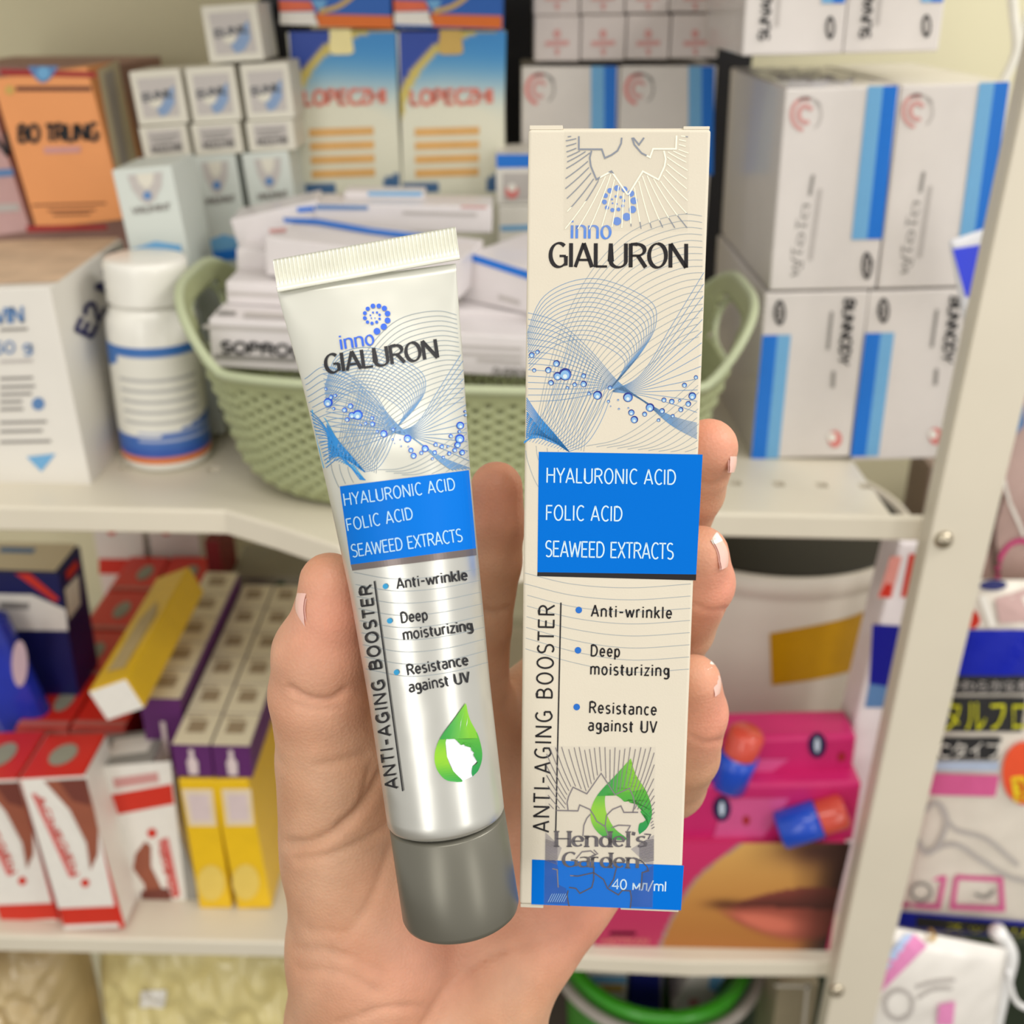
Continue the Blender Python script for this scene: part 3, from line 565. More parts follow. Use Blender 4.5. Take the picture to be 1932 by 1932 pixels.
# ================================================================ lower shelf, left
nv = mat('navy_carton', (14, 18, 84), .45, var=.05); 
o = cub('pharmacy_box', 'navy box with cream top panel at the far left under the upper shelf', 'box', (-60, 1078), (112, 1083), (128, 1200), (-60, 1195), .68, (150, 1030), nv, bz=ZL)
px_print(o, 'cream_top', [(cream, [(-60, 1073), (104, 1078), (146, 1026), (-60, 1022)], 1), (ste, [(0, 1032), (68, 1034), (62, 1044), (0, 1042)], 2)], 'top')
px_print(o, 'printed_front', [(red, [(28, 1082), (56, 1082), (112, 1130), (104, 1136)], 1), (whi, [(-20, 1120), (60, 1122), (124, 1150), (128, 1190), (-20, 1188)], 1), (gry, [(0, 1136), (55, 1138), (55, 1150), (0, 1148)], 2)])
px_print(o, 'side_panel_print', [(whi, [(122, 1112), (148, 1084), (152, 1140), (130, 1170)], 1), (red, [(124, 1080), (144, 1056), (148, 1070), (128, 1096)], 2)], 'right')
o = cub('pouch', 'shiny blue pouch with a white oval at the far left of the lower shelf', 'pouch', (-60, 1160), (64, 1168), (30, 1385), (-60, 1400), .650, .02, mat('blue_foil', (34, 52, 170), .25, var=.3, scale=14, coat=.4), bevel=.008, bz=ZL)
px_print(o, 'oval_print', [(mat('ink_pale_rose', (196, 170, 180)), ('disc', 37, 1252, 15, 44), 1)])
for (x0, x1, x2, x3), nm in (((181, 272, 278, 187), 'left'), ((284, 374, 386, 288), 'right')):
    o = cub('pharmacy_box', '%s of two white boxes with red band at the back under the upper shelf' % nm, 'box', (x0, 1000), (x1, 1001), (x2, 1112), (x3, 1110), .91, .05, wht, bz=ZL, group='white boxes with red band')
    px_print(o, 'printed_front', [(red, [(x3-1, 1054), (x2-2, 1055), (x2, 1084), (x3, 1083)], 1), (red, ('disc', (x0+x1)/2-16, 1004, 8, 6), 1)])
rm = mat('red_carton', (214, 44, 30), .4, var=.06, scale=20, coat=.15)
def redbox(TL, TR, BR, BL, Y, D, nm, kind, bz=ZL):
    o = cub('cream_box', nm, 'box', TL, TR, BR, BL, Y, D, rm if kind != 'grey' else mat('grey_topped_carton', (150, 148, 142), .45), bz=bz, group='red and white face cream boxes')
    T = np.array([TL, TR, BR, BL], float); f = lambda u, v: tuple((1-v)*((1-u)*T[0]+u*T[1])+v*((1-u)*T[3]+u*T[2]))
    uv = uvface(o, 'top'); a = Art()
    if kind == 'grey': a.rect(.18, .30, .86, .82, 0, 1); a.emit('top_label', uv, [whi], o, **BG)
    else: a.disc(.5, .5, .22, 0, 1, ry=.25); a.emit('top_logo', uv, [mat('ink_sage_grey', (150, 150, 134))], o, **BG)
    a = Art(); a.rect(.02, .01, .98, .99, 0, 1); a.emit('side_panel_print', uvface(o, 'right'), [whi], o, **BG)
    if kind == 'row': return o
    skin = mat('ink_skin_brown', (150, 84, 62)); hair = mat('ink_hair_brown', (112, 56, 46))
    if kind == 'face':
        it = [(whi, [f(0, 0), f(1, 0), f(1, 1), f(0, 1)], 0), (skin, [f(.34, .02), f(.98, .02), f(1, .22), f(1, .36), f(.9, .52), f(.72, .62), f(.76, .44), f(.62, .22)], 1), (hair, [f(.55, .02), f(.98, .02), f(.96, .2), f(.7, .16)], 2),
              (whi, [f(.28, .2), f(.55, .22), f(.72, .42), f(.7, .6), f(.62, .62)], 2), (red, [f(.0, .86), f(1, .86), f(1, .97), f(0, .97)], 1), (pink, [f(.10, .1), f(.18, .1), f(.44, .66), f(.34, .66)], 2), (red, ('disc', *f(.58, .70), 8), 2)]
        px_print(o, 'printed_front', it); lab(o, 'ACNEGEN', f(.16, .12), f(.42, .66), 12, red, w=.25)
    elif kind == 'grey':
        it = [(whi, [f(0, 0), f(1, 0), f(1, 1), f(0, 1)], 0), (rose, [f(.14, .09), f(.8, .07), f(.8, .14), f(.14, .16)], 1), (red, [f(.07, .2), f(.98, .16), f(.98, .30), f(.1, .34)], 1), (red, ('disc', *f(.57, .49), 9), 2),
              (skin, [f(.44, .54), f(.52, .58), f(.46, .72), f(.6, .9), f(.75, .99), f(.2, 1), f(.28, .84), f(.14, .72), f(.24, .62)], 1), (hair, [f(.2, .88), f(.7, .88), f(.74, .99), f(.14, .99)], 2), (pink, [f(.68, .54), f(.82, .53), f(.9, .94), f(.78, .96)], 2)]
        px_print(o, 'printed_front', it); lab(o, 'ACNEGEN', f(.84, .95), f(.74, .55), 12, red, w=.25)
    return o
redbox((-75, 1474), (36, 1470), (108, 1742), (4, 1746), .578, (-10, 1382), 'red topped white face cream box cut off at the left edge', 'face')
redbox((38, 1470), (164, 1463), (225, 1750), (122, 1754), .569, (200, 1382), 'red topped white face cream box, nearest one in front of the row', 'face')
redbox((188, 1446), (322, 1436), (352, 1704), (254, 1716), .60, (316, 1372), 'grey topped white box with a red band, upside down portrait', 'grey')
for c, (xa, xb) in enumerate(((28, 128), (132, 236))):
    Yf = .640
    for k in range(4):
        x0 = onY(xa, 1372, Yf)[0]; x1 = onY(xb, 1376, Yf)[0]; z1 = onY(xa, 1372, Yf)[2]; y0 = Yf+k*.0655; g = G()
        g.box((x0+.0005, y0, ZL), (x1-.0005, y0+.064, z1)); o = mk('cream_box', g.V, g.F, rm, bevel=.0008, label='%s red box in the %s column of the long red row' % (('frontmost', 'second', 'third', 'rearmost')[k], ('left', 'right')[c]), cat='box', group='red and white face cream boxes')
        INFO[o.name] = dict(o=np.array([x0, y0, ZL]), ex=np.array([1., 0, 0]), ey=np.array([0, 1., 0]), ez=np.array([0, 0, 1.]), W=x1-x0, D=.064, H=z1-ZL, top=(np.array([x0, y0, z1]), np.array([0, 0, 1.])), front=(np.array([x0, y0, ZL]), np.array([0, -1., 0])), right=(np.array([x1, y0, ZL]), np.array([1., 0, 0])))
        a = Art(); a.disc(.62, .52, .17, 0, 1, ry=.22); a.disc(.5, .5, .0, 0, 1); a.rect(.02, .02, .98, .12, 1, 1); a.emit('top_logo', uvface(o, 'top'), [mat('ink_sage_grey', (150, 150, 134)), mat('ink_dull_rose', (196, 110, 100))], o, **BG)
        if k == 0: a = Art(); a.rect(0, .95, 1, .995, 0, 1); a.emit('front_edge_print', uvface(o, 'front'), [mat('ink_dull_rose', (196, 110, 100))], o, **BG)
ym = mat('yellow_carton', (232, 188, 24), .38, var=.04, coat=.2)
o = cub('ointment_carton', 'long yellow carton with white end lying across the red boxes', 'box', (163, 1306), (236, 1280), (276, 1334), (206, 1358), .585, .150, ym, bevel=.0012)
a = Art(); a.rect(.02, .02, .98, .98, 0, 1); a.emit('white_end', uvface(o, 'front'), [whi], o, **BG)
a = Art(); a.poly([(.25, .12), (.75, .10), (.8, .55), (.55, .70), (.3, .55)], 0, 1); a.emit('pale_print', uvface(o, 'top'), [mat('ink_dull_tan', (190, 168, 120))], o, **BG)
# purple and cream little boxes
crm = mat('cream_topped_carton', (238, 229, 200), .5, var=.03); pur = ink('purple', (92, 36, 100))
def pbox(x0, x1, yy, z1, y0, dy, nm, z0, first):
    g = G(); g.box((x0+.0004, y0+.0003, z0), (x1-.0004, y0+dy-.0003, z1)); o = mk('tablet_box', g.V, g.F, [pur, crm], mi=[0, 1, 0, 0, 0, 0], bevel=.0008, label=nm, cat='box', group='purple and cream tablet boxes')
    INFO[o.name] = dict(o=np.array([x0, y0, z0]), ex=np.array([1., 0, 0]), ey=np.array([0, 1., 0]), ez=np.array([0, 0, 1.]), W=x1-x0, D=dy, H=z1-z0, top=(np.array([x0, y0, z1]), np.array([0, 0, 1.])), front=(np.array([x0, y0, z0]), np.array([0, -1., 0])), right=(np.array([x1, y0, z0]), np.array([1., 0, 0])))
    a = Art(); a.rect(.04, .03, .96, .97, 1, 1); a.rect(.25, .35, .72, .72, 0, 2); a.rect(.12, .8, .6, .86, 0, 2); a.emit('top_print', uvface(o, 'top'), [mat('ink_taupe', (170, 152, 124)), crm], o, **BG)
    if first:
        a = Art(); a.poly([(.38, .1), (.62, .1), (.64, .5), (.56, .65), (.56, .88), (.44, .88), (.44, .65), (.36, .5)], 0, 2); a.rect(.02, .9, .98, 1, 1, 1); a.emit('bottle_print', uvface(o, 'front'), [mat('ink_pale_mauve', (214, 196, 196)), pur], o, **BG)
Yp = .592; zt1 = onY(395, 1406, Yp)[2]; zb1 = onY(400, 1467, Yp)[2]; xl = onY(322, 1405, Yp)[0]; xr = onY(472, 1408, Yp)[0]; xm = (xl+xr)/2
nmr = ('front', 'second', 'third', 'fourth', 'fifth', 'rear')
for c, (a0, a1) in enumerate(((xl, xm), (xm, xr))):
    for k in range(6): pbox(a0, a1, 0, zt1, Yp+k*.036, .036, 'purple tablet box with cream lid, %s of the %s file over the yellow boxes' % (nmr[k], ('left', 'right')[c]), zb1, k == 0)
Yq = .625; zt2 = onY(315, 1318, Yq)[2]; ql = onY(262, 1318, Yq)[0]; qr = min(onY(346, 1318, Yq)[0], xl-.001)
for k in range(5): pbox(ql, qr, 0, zt2, Yq+k*.036, .036, 'purple tablet box with cream lid, %s of the shorter file left of the gap' % nmr[k], ZL, k == 0)
for (TL, TR, BR, BL), nm in ((((334, 1470), (407, 1470), (431, 1709), (378, 1709)), 'left'), (((411, 1470), (480, 1470), (500, 1706), (435, 1708)), 'right')):
    o = cub('vitamin_box', '%s yellow box with a pale square, under the purple tablet boxes' % nm, 'box', TL, TR, BR, BL, .592, .19, ym, bz=ZL, group='yellow boxes with pale square')
    T = np.array([TL, TR, BR, BL], float); f = lambda u, v: tuple((1-v)*((1-u)*T[0]+u*T[1])+v*((1-u)*T[3]+u*T[2]))
    px_print(o, 'printed_front', [(mat('ink_pale_cream', (226, 208, 178)), [f(.08, .08), f(.88, .08), f(.88, .37), f(.1, .37)], 1), (mat('ink_pale_mauve', (214, 196, 196)), [f(.2, .12), f(.76, .12), f(.76, .33), f(.22, .33)], 2), (mat('ink_pale_yellow', (226, 196, 96)), ('disc', *f(.5, .82), 26, 34), 1)])
# items in the dim back
o = cub('pharmacy_box', 'dim grey white box at the back behind the thumb', 'box', (435, 1085), (620, 1090), (625, 1160), (440, 1155), .86, .06, mat('dim_grey_carton', (150, 146, 128), .6), bz=ZL)
px_print(o, 'printed_front', [(mat('ink_deep_green', (20, 70, 50)), [(520, 1100), (535, 1095), (546, 1150), (528, 1150)], 1), (gry, [(470, 1096), (500, 1096), (500, 1110), (470, 1110)], 1)])
cub('pharmacy_box', 'narrow dark red box leaning at the back behind the yellow carton', 'box', (412, 1030), (432, 1012), (405, 1150), (380, 1150), .84, .05, mat('dark_red_carton', (110, 18, 18), .5), bz=ZL)
# ================================================================ lower shelf, right
tin_c = onY(1480, 1200, .78); edge = onY(1662, 1200, .80)[0]; rr = .118; cx = edge-rr; cy = .80; ztin = onY(1500, 1082, .69)[2]
tin = thing('paper_tub', (cx, cy, ZL), 'large greyish white tub with a mustard tape patch under the upper shelf', 'tub')
V, Fc = lathe((cx, cy), [(rr*.97, ZL), (rr, ZL+.003), (rr, ztin-.02), (rr*.995, ztin-.018), (rr*1.01, ztin-.016), (rr*1.01, ztin), (rr*.98, ztin), (rr*.97, ztin-.004)], 96); mk('tub_body', V, Fc, mat('greyish_tub', (220, 212, 200), .45, var=.03, scale=10), parent=tin, smooth=True)
tp = BVHTree.FromPolygons([tuple(v) for v in V], Fc)
V2, F2 = lathe((cx, cy), [(rr*.96, ztin-.006), (rr*.955, ztin-.003), (rr*.90, ztin-.0025), (.001, ztin-.0025)], 64); mk('gap_shade_disc', V2, F2, mat('gap_shade_black', (24, 20, 20), .5), parent=tin, smooth=True)  # black disc added on the open tub as shade under the shelf
def hitb(bvh, sm=None):
    def h(x, y, off):
        d = Vector(ray(x, y)).normalized(); p, n, i, t = bvh.ray_cast(Vector(CAM), d)
        if p is None: return None
        if n.dot(d) > 0: n = -n
        q = p+n*off; return np.array(q)
    return h
a = Art(); top = spl([(1452, 1194), (1540, 1178), (1600, 1164), (1644, 1146)], 24); bot_ = spl([(1456, 1292), (1540, 1280), (1600, 1266), (1640, 1252)], 24); k = len(top)
a.add(list(top)+list(bot_), [(i, i+1, k+i+1, k+i) for i in range(k-1)], 0, 1); a.emit('tape_patch', hitb(tp), [mat('mustard_tape', (196, 146, 10), .35)], tin, off=.0008)
o = cub('toothpaste_box', 'slim red white and navy packet squeezed between tub and post', 'packet', (1682, 1022), (1770, 1026), (1716, 1345), (1632, 1340), .600, .03, mat('packet_white', (232, 224, 226), .35), bevel=.002, bz=ZL)
px_print(o, 'printed_front', [(mat('ink_salmon', (226, 150, 140)), [(1680, 1050), (1702, 1050), (1682, 1128), (1656, 1128)], 1), (red, [(1672, 1100), (1684, 1104), (1680, 1128), (1658, 1124)], 2), (red, [(1716, 1045), (1740, 1045), (1720, 1128), (1700, 1126)], 1), (ink('ultramarine', (8, 12, 140), .4), [(1646, 1178), (1720, 1182), (1700, 1300), (1640, 1290)], 1), (ste, [(1640, 1290), (1700, 1300), (1694, 1335), (1632, 1335)], 1)])
# poster box with lips
Yb = .566
lip = cub('lip_mask_box', 'magenta box with a close up of lips on the right of the lower shelf', 'box', (1150, 1592), (1606, 1590), (1556, 1800), (1117, 1803), Yb, .10, ink('magenta', (190, 40, 96)), bz=ZL)
def lipcol(x, y):
    ex = 1305+ (1590-y)*-.05; cl = spl([(1402, 1590), (1320, 1655), (1272, 1730), (1240, 1805)], 30); cx_ = np.interp(y, cl[:, 1], cl[:, 0])
    if x < cx_-6: return mixc((200, 38, 100), (176, 44, 84), (y-1590)/210)
    if x < cx_: return (150, 130, 130)
    base = mixc((212, 162, 88), (168, 104, 44), (y-1600)/190)
    rgt = 1606-(y-1590)*.235
    base = mixc(base, (36, 16, 14), max(0, 1-(rgt-x)/60)**1.3)
    base = mixc(base, (70, 36, 30), .9*math.exp(-(((x-1545)/75)**2+((y-1605)/28)**2)))
    u = (x-1345)/235
    if u > 0:
        upy = 1712-38*math.sin(min(1, u)*PI*.62)**1.3; mid = 1707+ (10*u); loy = mid+10+58*math.sin(min(1, u)*PI*.75)
        if upy < y <= mid: base = mixc((132, 62, 50), (58, 22, 18), (y-upy)/(mid-upy+1)*.8)
        elif mid < y < loy:
            v = (y-mid)/(loy-mid); base = mixc(base, mixc((120, 50, 40), (210, 112, 90), math.exp(-((v-.5)/.3)**2-((u-.42)/.3)**2)+.25), min(1, u*5)*min(1, (1-v)*4))
        base = mixc(base, (40, 16, 12), .75*max(0, u-.62)*2.2)
    base = mixc(base, (74, 36, 20), .8*math.exp(-(((x-1368)/34)**2+((y-1706)/9)**2)))
    return base
shade(lip, 'portrait_print', (1150, 1592), (1606, 1590), (1556, 1800), (1117, 1803), lipcol, nx=120, ny=64, z=1)
lab(lip, 'MOTIKAN', (1136, 1782), (1224, 1782), 12, pink, w=.22); px_print(lip, 'small_print', tlines([(1150, 1758, 1200, 1758)], pink, 6))
# pink blister packs above it
mg = mat('magenta_card', (196, 34, 104), .35, var=.12, scale=16, coat=.3); pkp = mat('pink_blister', (208, 84, 140), .2, coat=.5, var=.08, scale=30)
navo = ink('deep_navy', (16, 22, 70), .3)
zl0 = INFO[lip.name]['o'][2]+INFO[lip.name]['H']
def balm(parent, c, ax, r, L, m1, m2):
    ax = np.array(ax, float); ax /= np.linalg.norm(ax)
    pts = [c+ax*L*t for t in (-.5, -.46, -.1, .1)]; V, Fc = tube_mesh(pts, [r*.8, r, r, r], 24); mk('balm_base', V, Fc, m1, parent=parent, smooth=True)
    pts = [c+ax*L*t for t in (.1, .12, .44, .5)]; V, Fc = tube_mesh(pts, [r*.9, r*.9, r*.9, r*.7], 24); mk('balm_cap', V, Fc, m2, parent=parent, smooth=True)
red2 = mat('coral_red_plastic', (206, 76, 60), .25, coat=.4); blu2 = mat('royal_blue_plastic', (20, 72, 190), .25, coat=.4)
for q, Y, nm, ovs, bl, D in ((((1250, 1476), (1628, 1482), (1610, 1588), (1250, 1590)), .572, 'lower magenta blister card of lip balm lying on the lips box', (1362, 1526, 17, 24), ((1528, 1536), (1.0, 0, .45)), .03),
                          (((1250, 1402), (1602, 1384), (1624, 1470), (1250, 1478)), .585, 'upper magenta blister card of lip balm below the tub', (1542, 1406, 17, 24), ((1388, 1420), (.2, 0, 1.0)), .03)):
    o = cub('blister_card', nm, 'packet', *q, Y, D, mg, bevel=.003, group='magenta lip balm cards')
    px_print(o, 'printed_front', [(pkp, [(q[3][0]+95, q[3][1]-8), (q[3][0]+190, q[3][1]-10), (q[3][0]+240, q[0][1]+30), (q[3][0]+120, q[0][1]+30)], 1), (navo, ('disc', *ovs), 2), (mat('ink_ice', (200, 214, 230)), ('disc', ovs[0], ovs[1], 5, 14), 3), (cri, ('disc', ovs[0]+46, ovs[1]+22, 7, 9), 2)])
    c = onY(*bl[0], Y)-np.array([0, .006, 0]); balm(o, c, bl[1], .0130, .046, blu2, red2)
# ================================================================ under the lower shelf
zr = .735; Lp = onZ(1066, 1842, zr); Rp = onZ(1428, 1852, zr); Fp = onZ(1252, 1925, zr); w2 = (Rp[0]-Lp[0])/2; cxx = (Lp[0]+Rp[0])/2; cyy = Fp[1]+w2
bs = thing('basin', (cxx, cyy, zr-.16), 'round basin with a bright green rim holding packets, under the lower shelf', 'basin')
grn = mat('bright_green_plastic', (52, 150, 24), .3, var=.04, coat=.3)
V, Fc = lathe((cxx, cyy), [(w2*.80, zr-.16), (w2*.84, zr-.155), (w2*.97, zr-.003), (w2*.95, zr-.003), (w2*.82, zr-.15), (w2*.2, zr-.152)], 72); mk('basin_wall', V, Fc, mat('green_basin_wall', (60, 130, 40), .4), parent=bs, smooth=True)
V, Fc = tube_mesh([(cxx+(w2-.002)*math.cos(a), cyy+(w2-.002)*math.sin(a), zr) for a in np.linspace(0, 2*PI, 72, endpoint=False)], .0058, 12, closed=True); mk('green_rim', V, Fc, grn, parent=bs, smooth=True)
V, Fc = tube_mesh([(cxx+(w2+.010)*math.cos(a), cyy+(w2+.010)*math.sin(a), zr-.006) for a in np.linspace(0, 2*PI, 72, endpoint=False)], .0045, 12, closed=True); mk('grey_outer_rim', V, Fc, mat('grey_plastic_rim', (170, 164, 156), .4), parent=bs, smooth=True)
def slab(name, lbl, q, Y, D, m, pr=(), grp=None, bz=None):
    o = cub(name, lbl, 'packet' if 'pack' in name else 'box', *q, Y, D, m, bevel=.0015, group=grp, bz=bz)
    if pr: px_print(o, 'printed_front', list(pr))
    return o
Yk = cyy-w2*.35
slab('medicine_box', 'white box with a blue top band standing at the left in the green rimmed basin', ((1098, 1830), (1182, 1830), (1182, 1932), (1108, 1932)), Yk, .05, wht, [(sky, [(1104, 1840), (1182, 1842), (1182, 1856), (1104, 1854)], 1), (rose, [(1130, 1884), (1158, 1884), (1158, 1898), (1130, 1898)], 1), (gold, [(1114, 1858), (1176, 1858), (1176, 1872), (1114, 1872)], 1)], bz=zr-.075)
slab('medicine_box', 'navy box in the middle of the green rimmed basin', ((1184, 1828), (1250, 1828), (1252, 1930), (1190, 1930)), Yk, .05, mat('navy_box_blue', (30, 34, 110), .4), [(gry, [(1246, 1836), (1250, 1836), (1250, 1925), (1246, 1925)], 1)], bz=zr-.075)
slab('medicine_box', 'white and blue box tilted at the right in the green rimmed basin', ((1304, 1826), (1372, 1834), (1330, 1920), (1272, 1905)), Yk-.002, .03, wht, [(sky, [(1340, 1836), (1370, 1838), (1352, 1872), (1336, 1866)], 1), (rose, [(1300, 1884), (1320, 1884), (1316, 1900), (1298, 1898)], 1)])
slab('clear_case', 'dull beige translucent case beside the post under the lower shelf', ((1462, 1856), (1540, 1856), (1528, 2010), (1455, 2010)), .60, .05, mat('beige_case', (150, 140, 116), .35), [(mat('ink_case_edge', (206, 200, 188)), ('line', [(1524, 1856), (1512, 1990)], 7), 1), (mat('ink_case_edge', (206, 200, 188)), ('line', [(1462, 1860), (1530, 1862)], 5), 1)], bz=.62)
# yellowish bags at bottom left: crumpled sheets
def bag(name, lbl, cx, cz, Y, w, h, dpt, m, seed, amp=.022, N=64, cat='bag'):
    rs = np.random.RandomState(seed); V = []; Fc = []; W_ = [(rs.uniform(-14, 14), rs.uniform(-14, 14), rs.uniform(0, 6.3), rs.uniform(.3, 1)) for _ in range(7)]
    for j in range(N+1):
        for i in range(N+1):
            u, v = i/N*2-1, j/N*2-1; d_ = (1-abs(u)**2.5)*(1-abs(v)**2.5); f = sum(k*abs(math.sin(a*u+b*v+p)) for a, b, p, k in W_)/3
            V.append((cx+u*w/2*(1-.08*v*v), Y-dpt*d_**.6-amp*f*min(1, d_*3), cz+v*h/2+.004*math.sin(5*u+seed)))
    k = len(V); V += [(x, 2*Y-y+.001 if False else Y+dpt*.5, z) for x, y, z in V]
    Fc = [(j*(N+1)+i, j*(N+1)+i+1, (j+1)*(N+1)+i+1, (j+1)*(N+1)+i) for j in range(N) for i in range(N)]
    per = [i for i in range(N)]+[(j*(N+1)+N) for j in range(N)]+[(N*(N+1)+i) for i in range(N, 0, -1)]+[(j*(N+1)) for j in range(N, 0, -1)]
    for a_, b_ in zip(per, per[1:]+per[:1]): Fc.append((b_, a_, a_+k, b_+k))
    Fc.append([p+k for p in per]); return mk(name, V, Fc, m, smooth=True, label=lbl, cat=cat)
ybag = mat('yellowish_plastic_film', (214, 200, 140), .25, var=.12, scale=26, coat=.5); tbag = mat('tan_plastic_film', (190, 168, 124), .3, var=.16, scale=22, coat=.4)
b1 = bag('plastic_bag', 'crumpled yellowish plastic bag in the bottom left corner under the shelf', -.208, .70, .64, .215, .20, .03, ybag, 3)
b2 = bag('plastic_bag', 'crumpled tan plastic bag left of the yellowish bag under the shelf', -.392, .70, .62, .15, .20, .03, tbag, 8)
px = BVHTree.FromPolygons([tuple(np.array(v.co)+ORG[b1.name]) for v in b1.data.vertices], [list(p.vertices) for p in b1.data.polygons])
a = Art(); a.quad((264, 1868), (312, 1866), (310, 1900), (262, 1898), 0, 1, 6, 6); a.emit('paper_tag', hitb(px), [whi], b1, off=.0015)
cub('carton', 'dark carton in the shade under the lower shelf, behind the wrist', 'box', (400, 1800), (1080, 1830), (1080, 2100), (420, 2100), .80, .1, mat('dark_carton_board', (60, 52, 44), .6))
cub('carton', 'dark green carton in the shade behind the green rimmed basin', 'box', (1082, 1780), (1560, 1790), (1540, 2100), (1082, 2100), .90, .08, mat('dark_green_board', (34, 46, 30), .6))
# ================================================================ hanging packets right of the post
def pouch(nm, lbl, q, Y, m, thick=.012, N=28, amp=.0015, seed=1, name='hanging_packet'):
    T = np.array(q, float); V = []; rs = np.random.RandomState(seed); A_ = [(rs.uniform(3, 12), rs.uniform(3, 12), rs.uniform(0, 6)) for _ in range(6)]
    for j in range(N+1):
        for i in range(N+1):
            u, v = i/N, j/N; p = (1-v)*((1-u)*T[0]+u*T[1])+v*((1-u)*T[3]+u*T[2]); e = (16*u*(1-u)*v*(1-v))**.5
            w = onY(p[0], p[1], Y)+np.array([0, -thick*e-amp*sum(abs(math.sin(a*u*2+b*v*2+c)) for a, b, c in A_)/3*min(1, e*3), 0]); V.append(w)
    k = len(V); V += [v*[1, 0, 1]+np.array([0, 2*Y+.001, 0])-v*[0, 1, 0]*1.0 for v in V]; n = N+1
    Fc = [(j*n+i, (j+1)*n+i, (j+1)*n+i+1, j*n+i+1) for j in range(N) for i in range(N)]; Fc += [(k+j*n+i, k+j*n+i+1, k+(j+1)*n+i+1, k+(j+1)*n+i) for j in range(N) for i in range(N)]
    o = mk(name, V, Fc, m, smooth=True, label=lbl, cat='packet', group='packets hanging beyond the post'); h = hitb(BVHTree.FromPolygons([tuple(v) for v in V], Fc)); return o, h
wpo = mat('milky_pouch', (226, 218, 206), .25, var=.08, scale=30, coat=.5); ppo = mat('rosy_clear_pouch', (188, 160, 152), .25, var=.16, scale=22, coat=.6)
def art_on(o, h, items, name='printed_front'):
    ms = []; a = Art()
    for m, P, *z in items:
        if m not in ms: ms.append(m)
        i = ms.index(m); z = z[0] if z else 0
        if isinstance(P, tuple) and P[0] == 'disc': a.disc(*P[1:4], mi=i, z=z, ry=P[4] if len(P) > 4 else None)
        elif isinstance(P, tuple) and P[0] == 'line': a.line(P[1], P[2], i, z)
        elif isinstance(P, tuple) and P[0] == 'q': a.quad(*P[1:], mi=i, z=z, nx=16, ny=6)
        else: a.poly(P, i, z)
    a.emit(name, h, ms, o, step=.0005, off=.0012)
o, h = pouch('', 'rosy clear packet with pink rings at the right edge, topmost of the hanging packets', ((1888, 700), (2060, 700), (2040, 1128), (1800, 1120)), .640, ppo, .012, seed=2)
art_on(o, h, [(ink('magenta_line', (196, 60, 120)), ('line', arc(1925, 1080, 44, 62, 120, 300, 16), 9), 1), (whi, ('line', spl([(1905, 760), (1890, 850), (1900, 930), (1932, 1010)], 16), 6), 1), (mat('ink_soft_brown', (104, 82, 74)), ('line', spl([(1888, 930), (1872, 1000), (1880, 1080)], 12), 14), 1), (ste, [(1900, 790), (1932, 760), (1932, 800), (1905, 830)], 1)])
o, h = pouch('', 'dental floss pick packet with blue, black and yellow lettered bands beside the post', ((1826, 1094), (2080, 1094), (2020, 1768), (1676, 1758)), .605, wpo, .012, seed=5)
ult = ink('royal_blue', (10, 30, 170), .3); dk = ink('charcoal', (44, 44, 46), .4); lime = ink('lime_yellow', (206, 204, 30), .4); hp = ink('hot_pink', (214, 96, 150), .4)
art_on(o, h, [(ult, ('q', (1806, 1186), (1960, 1186), (1945, 1272), (1784, 1272)), 1), (dk, ('q', (1784, 1272), (1945, 1272), (1936, 1306), (1776, 1306)), 1), (dk, ('q', (1774, 1312), (1935, 1312), (1925, 1378), (1756, 1378)), 1), (dk, ('q', (1750, 1388), (1888, 1388), (1880, 1430), (1742, 1430)), 1),
              (mat('ink_haze_blue', (176, 190, 214)), ('q', (1742, 1434), (1884, 1434), (1882, 1452), (1738, 1450)), 1), (hp, ('q', (1738, 1456), (1884, 1460), (1876, 1500), (1726, 1496)), 1), (mat('ink_coral_red', (232, 84, 46)), ('disc', 1930, 1455, 42, 60), 2), (ink('sun_yellow', (238, 212, 40)), [(1906, 1462), (1960, 1456), (1960, 1500), (1910, 1508)], 3),
              (mat('ink_salmon', (226, 150, 140)), [(1818, 1100), (1848, 1100), (1852, 1180), (1806, 1180)], 1), (red, ('disc', 1834, 1166, 14, 17), 2), (whi, ('line', [(1852, 1122), (1872, 1180)], 12), 2), (mat('ink_dusty_pink', (196, 164, 160)), [(1876, 1128), (1950, 1106), (1950, 1170), (1884, 1174)], 1), (navy, ('disc', 1872, 1104, 26, 10), 2),
              (lgr, ('line', spl([(1740, 1530), (1768, 1512), (1786, 1544), (1770, 1590), (1746, 1606), (1726, 1560), (1740, 1530)], 30), 9), 1), (lgr, ('line', spl([(1746, 1606), (1800, 1590), (1850, 1620), (1900, 1650), (1950, 1664)], 24), 9), 1), (lgr, ('line', spl([(1770, 1512), (1800, 1560), (1860, 1580), (1920, 1630)], 24), 8), 1),
              (hp, ('line', [(1704, 1650), (1780, 1654), (1770, 1708), (1700, 1704), (1704, 1650)], 9), 1), (hp, ('line', [(1804, 1652), (1886, 1656), (1890, 1712), (1796, 1708), (1804, 1652)], 9), 1), (gry, ('line', arc(1738, 1680, 18, 16, 0, 360, 16), 5), 1), (gry, ('line', spl([(1838, 1684), (1860, 1690), (1874, 1676)], 8), 5), 1),
              (ult, ('q', (1696, 1716), (1960, 1738), (1960, 1768), (1690, 1748)), 1), (dk, ('q', (1728, 1724), (1960, 1744), (1960, 1762), (1728, 1744)), 2)])
words('lettering', 'タルフロス', (1780, 1374), (1980, 1374), 58, lambda x, y, off: h(x, y, off+.003), lime, o); words('lettering', 'Cタイプ', (1772, 1426), (1888, 1426), 32, lambda x, y, off: h(x, y, off+.003), whi, o)
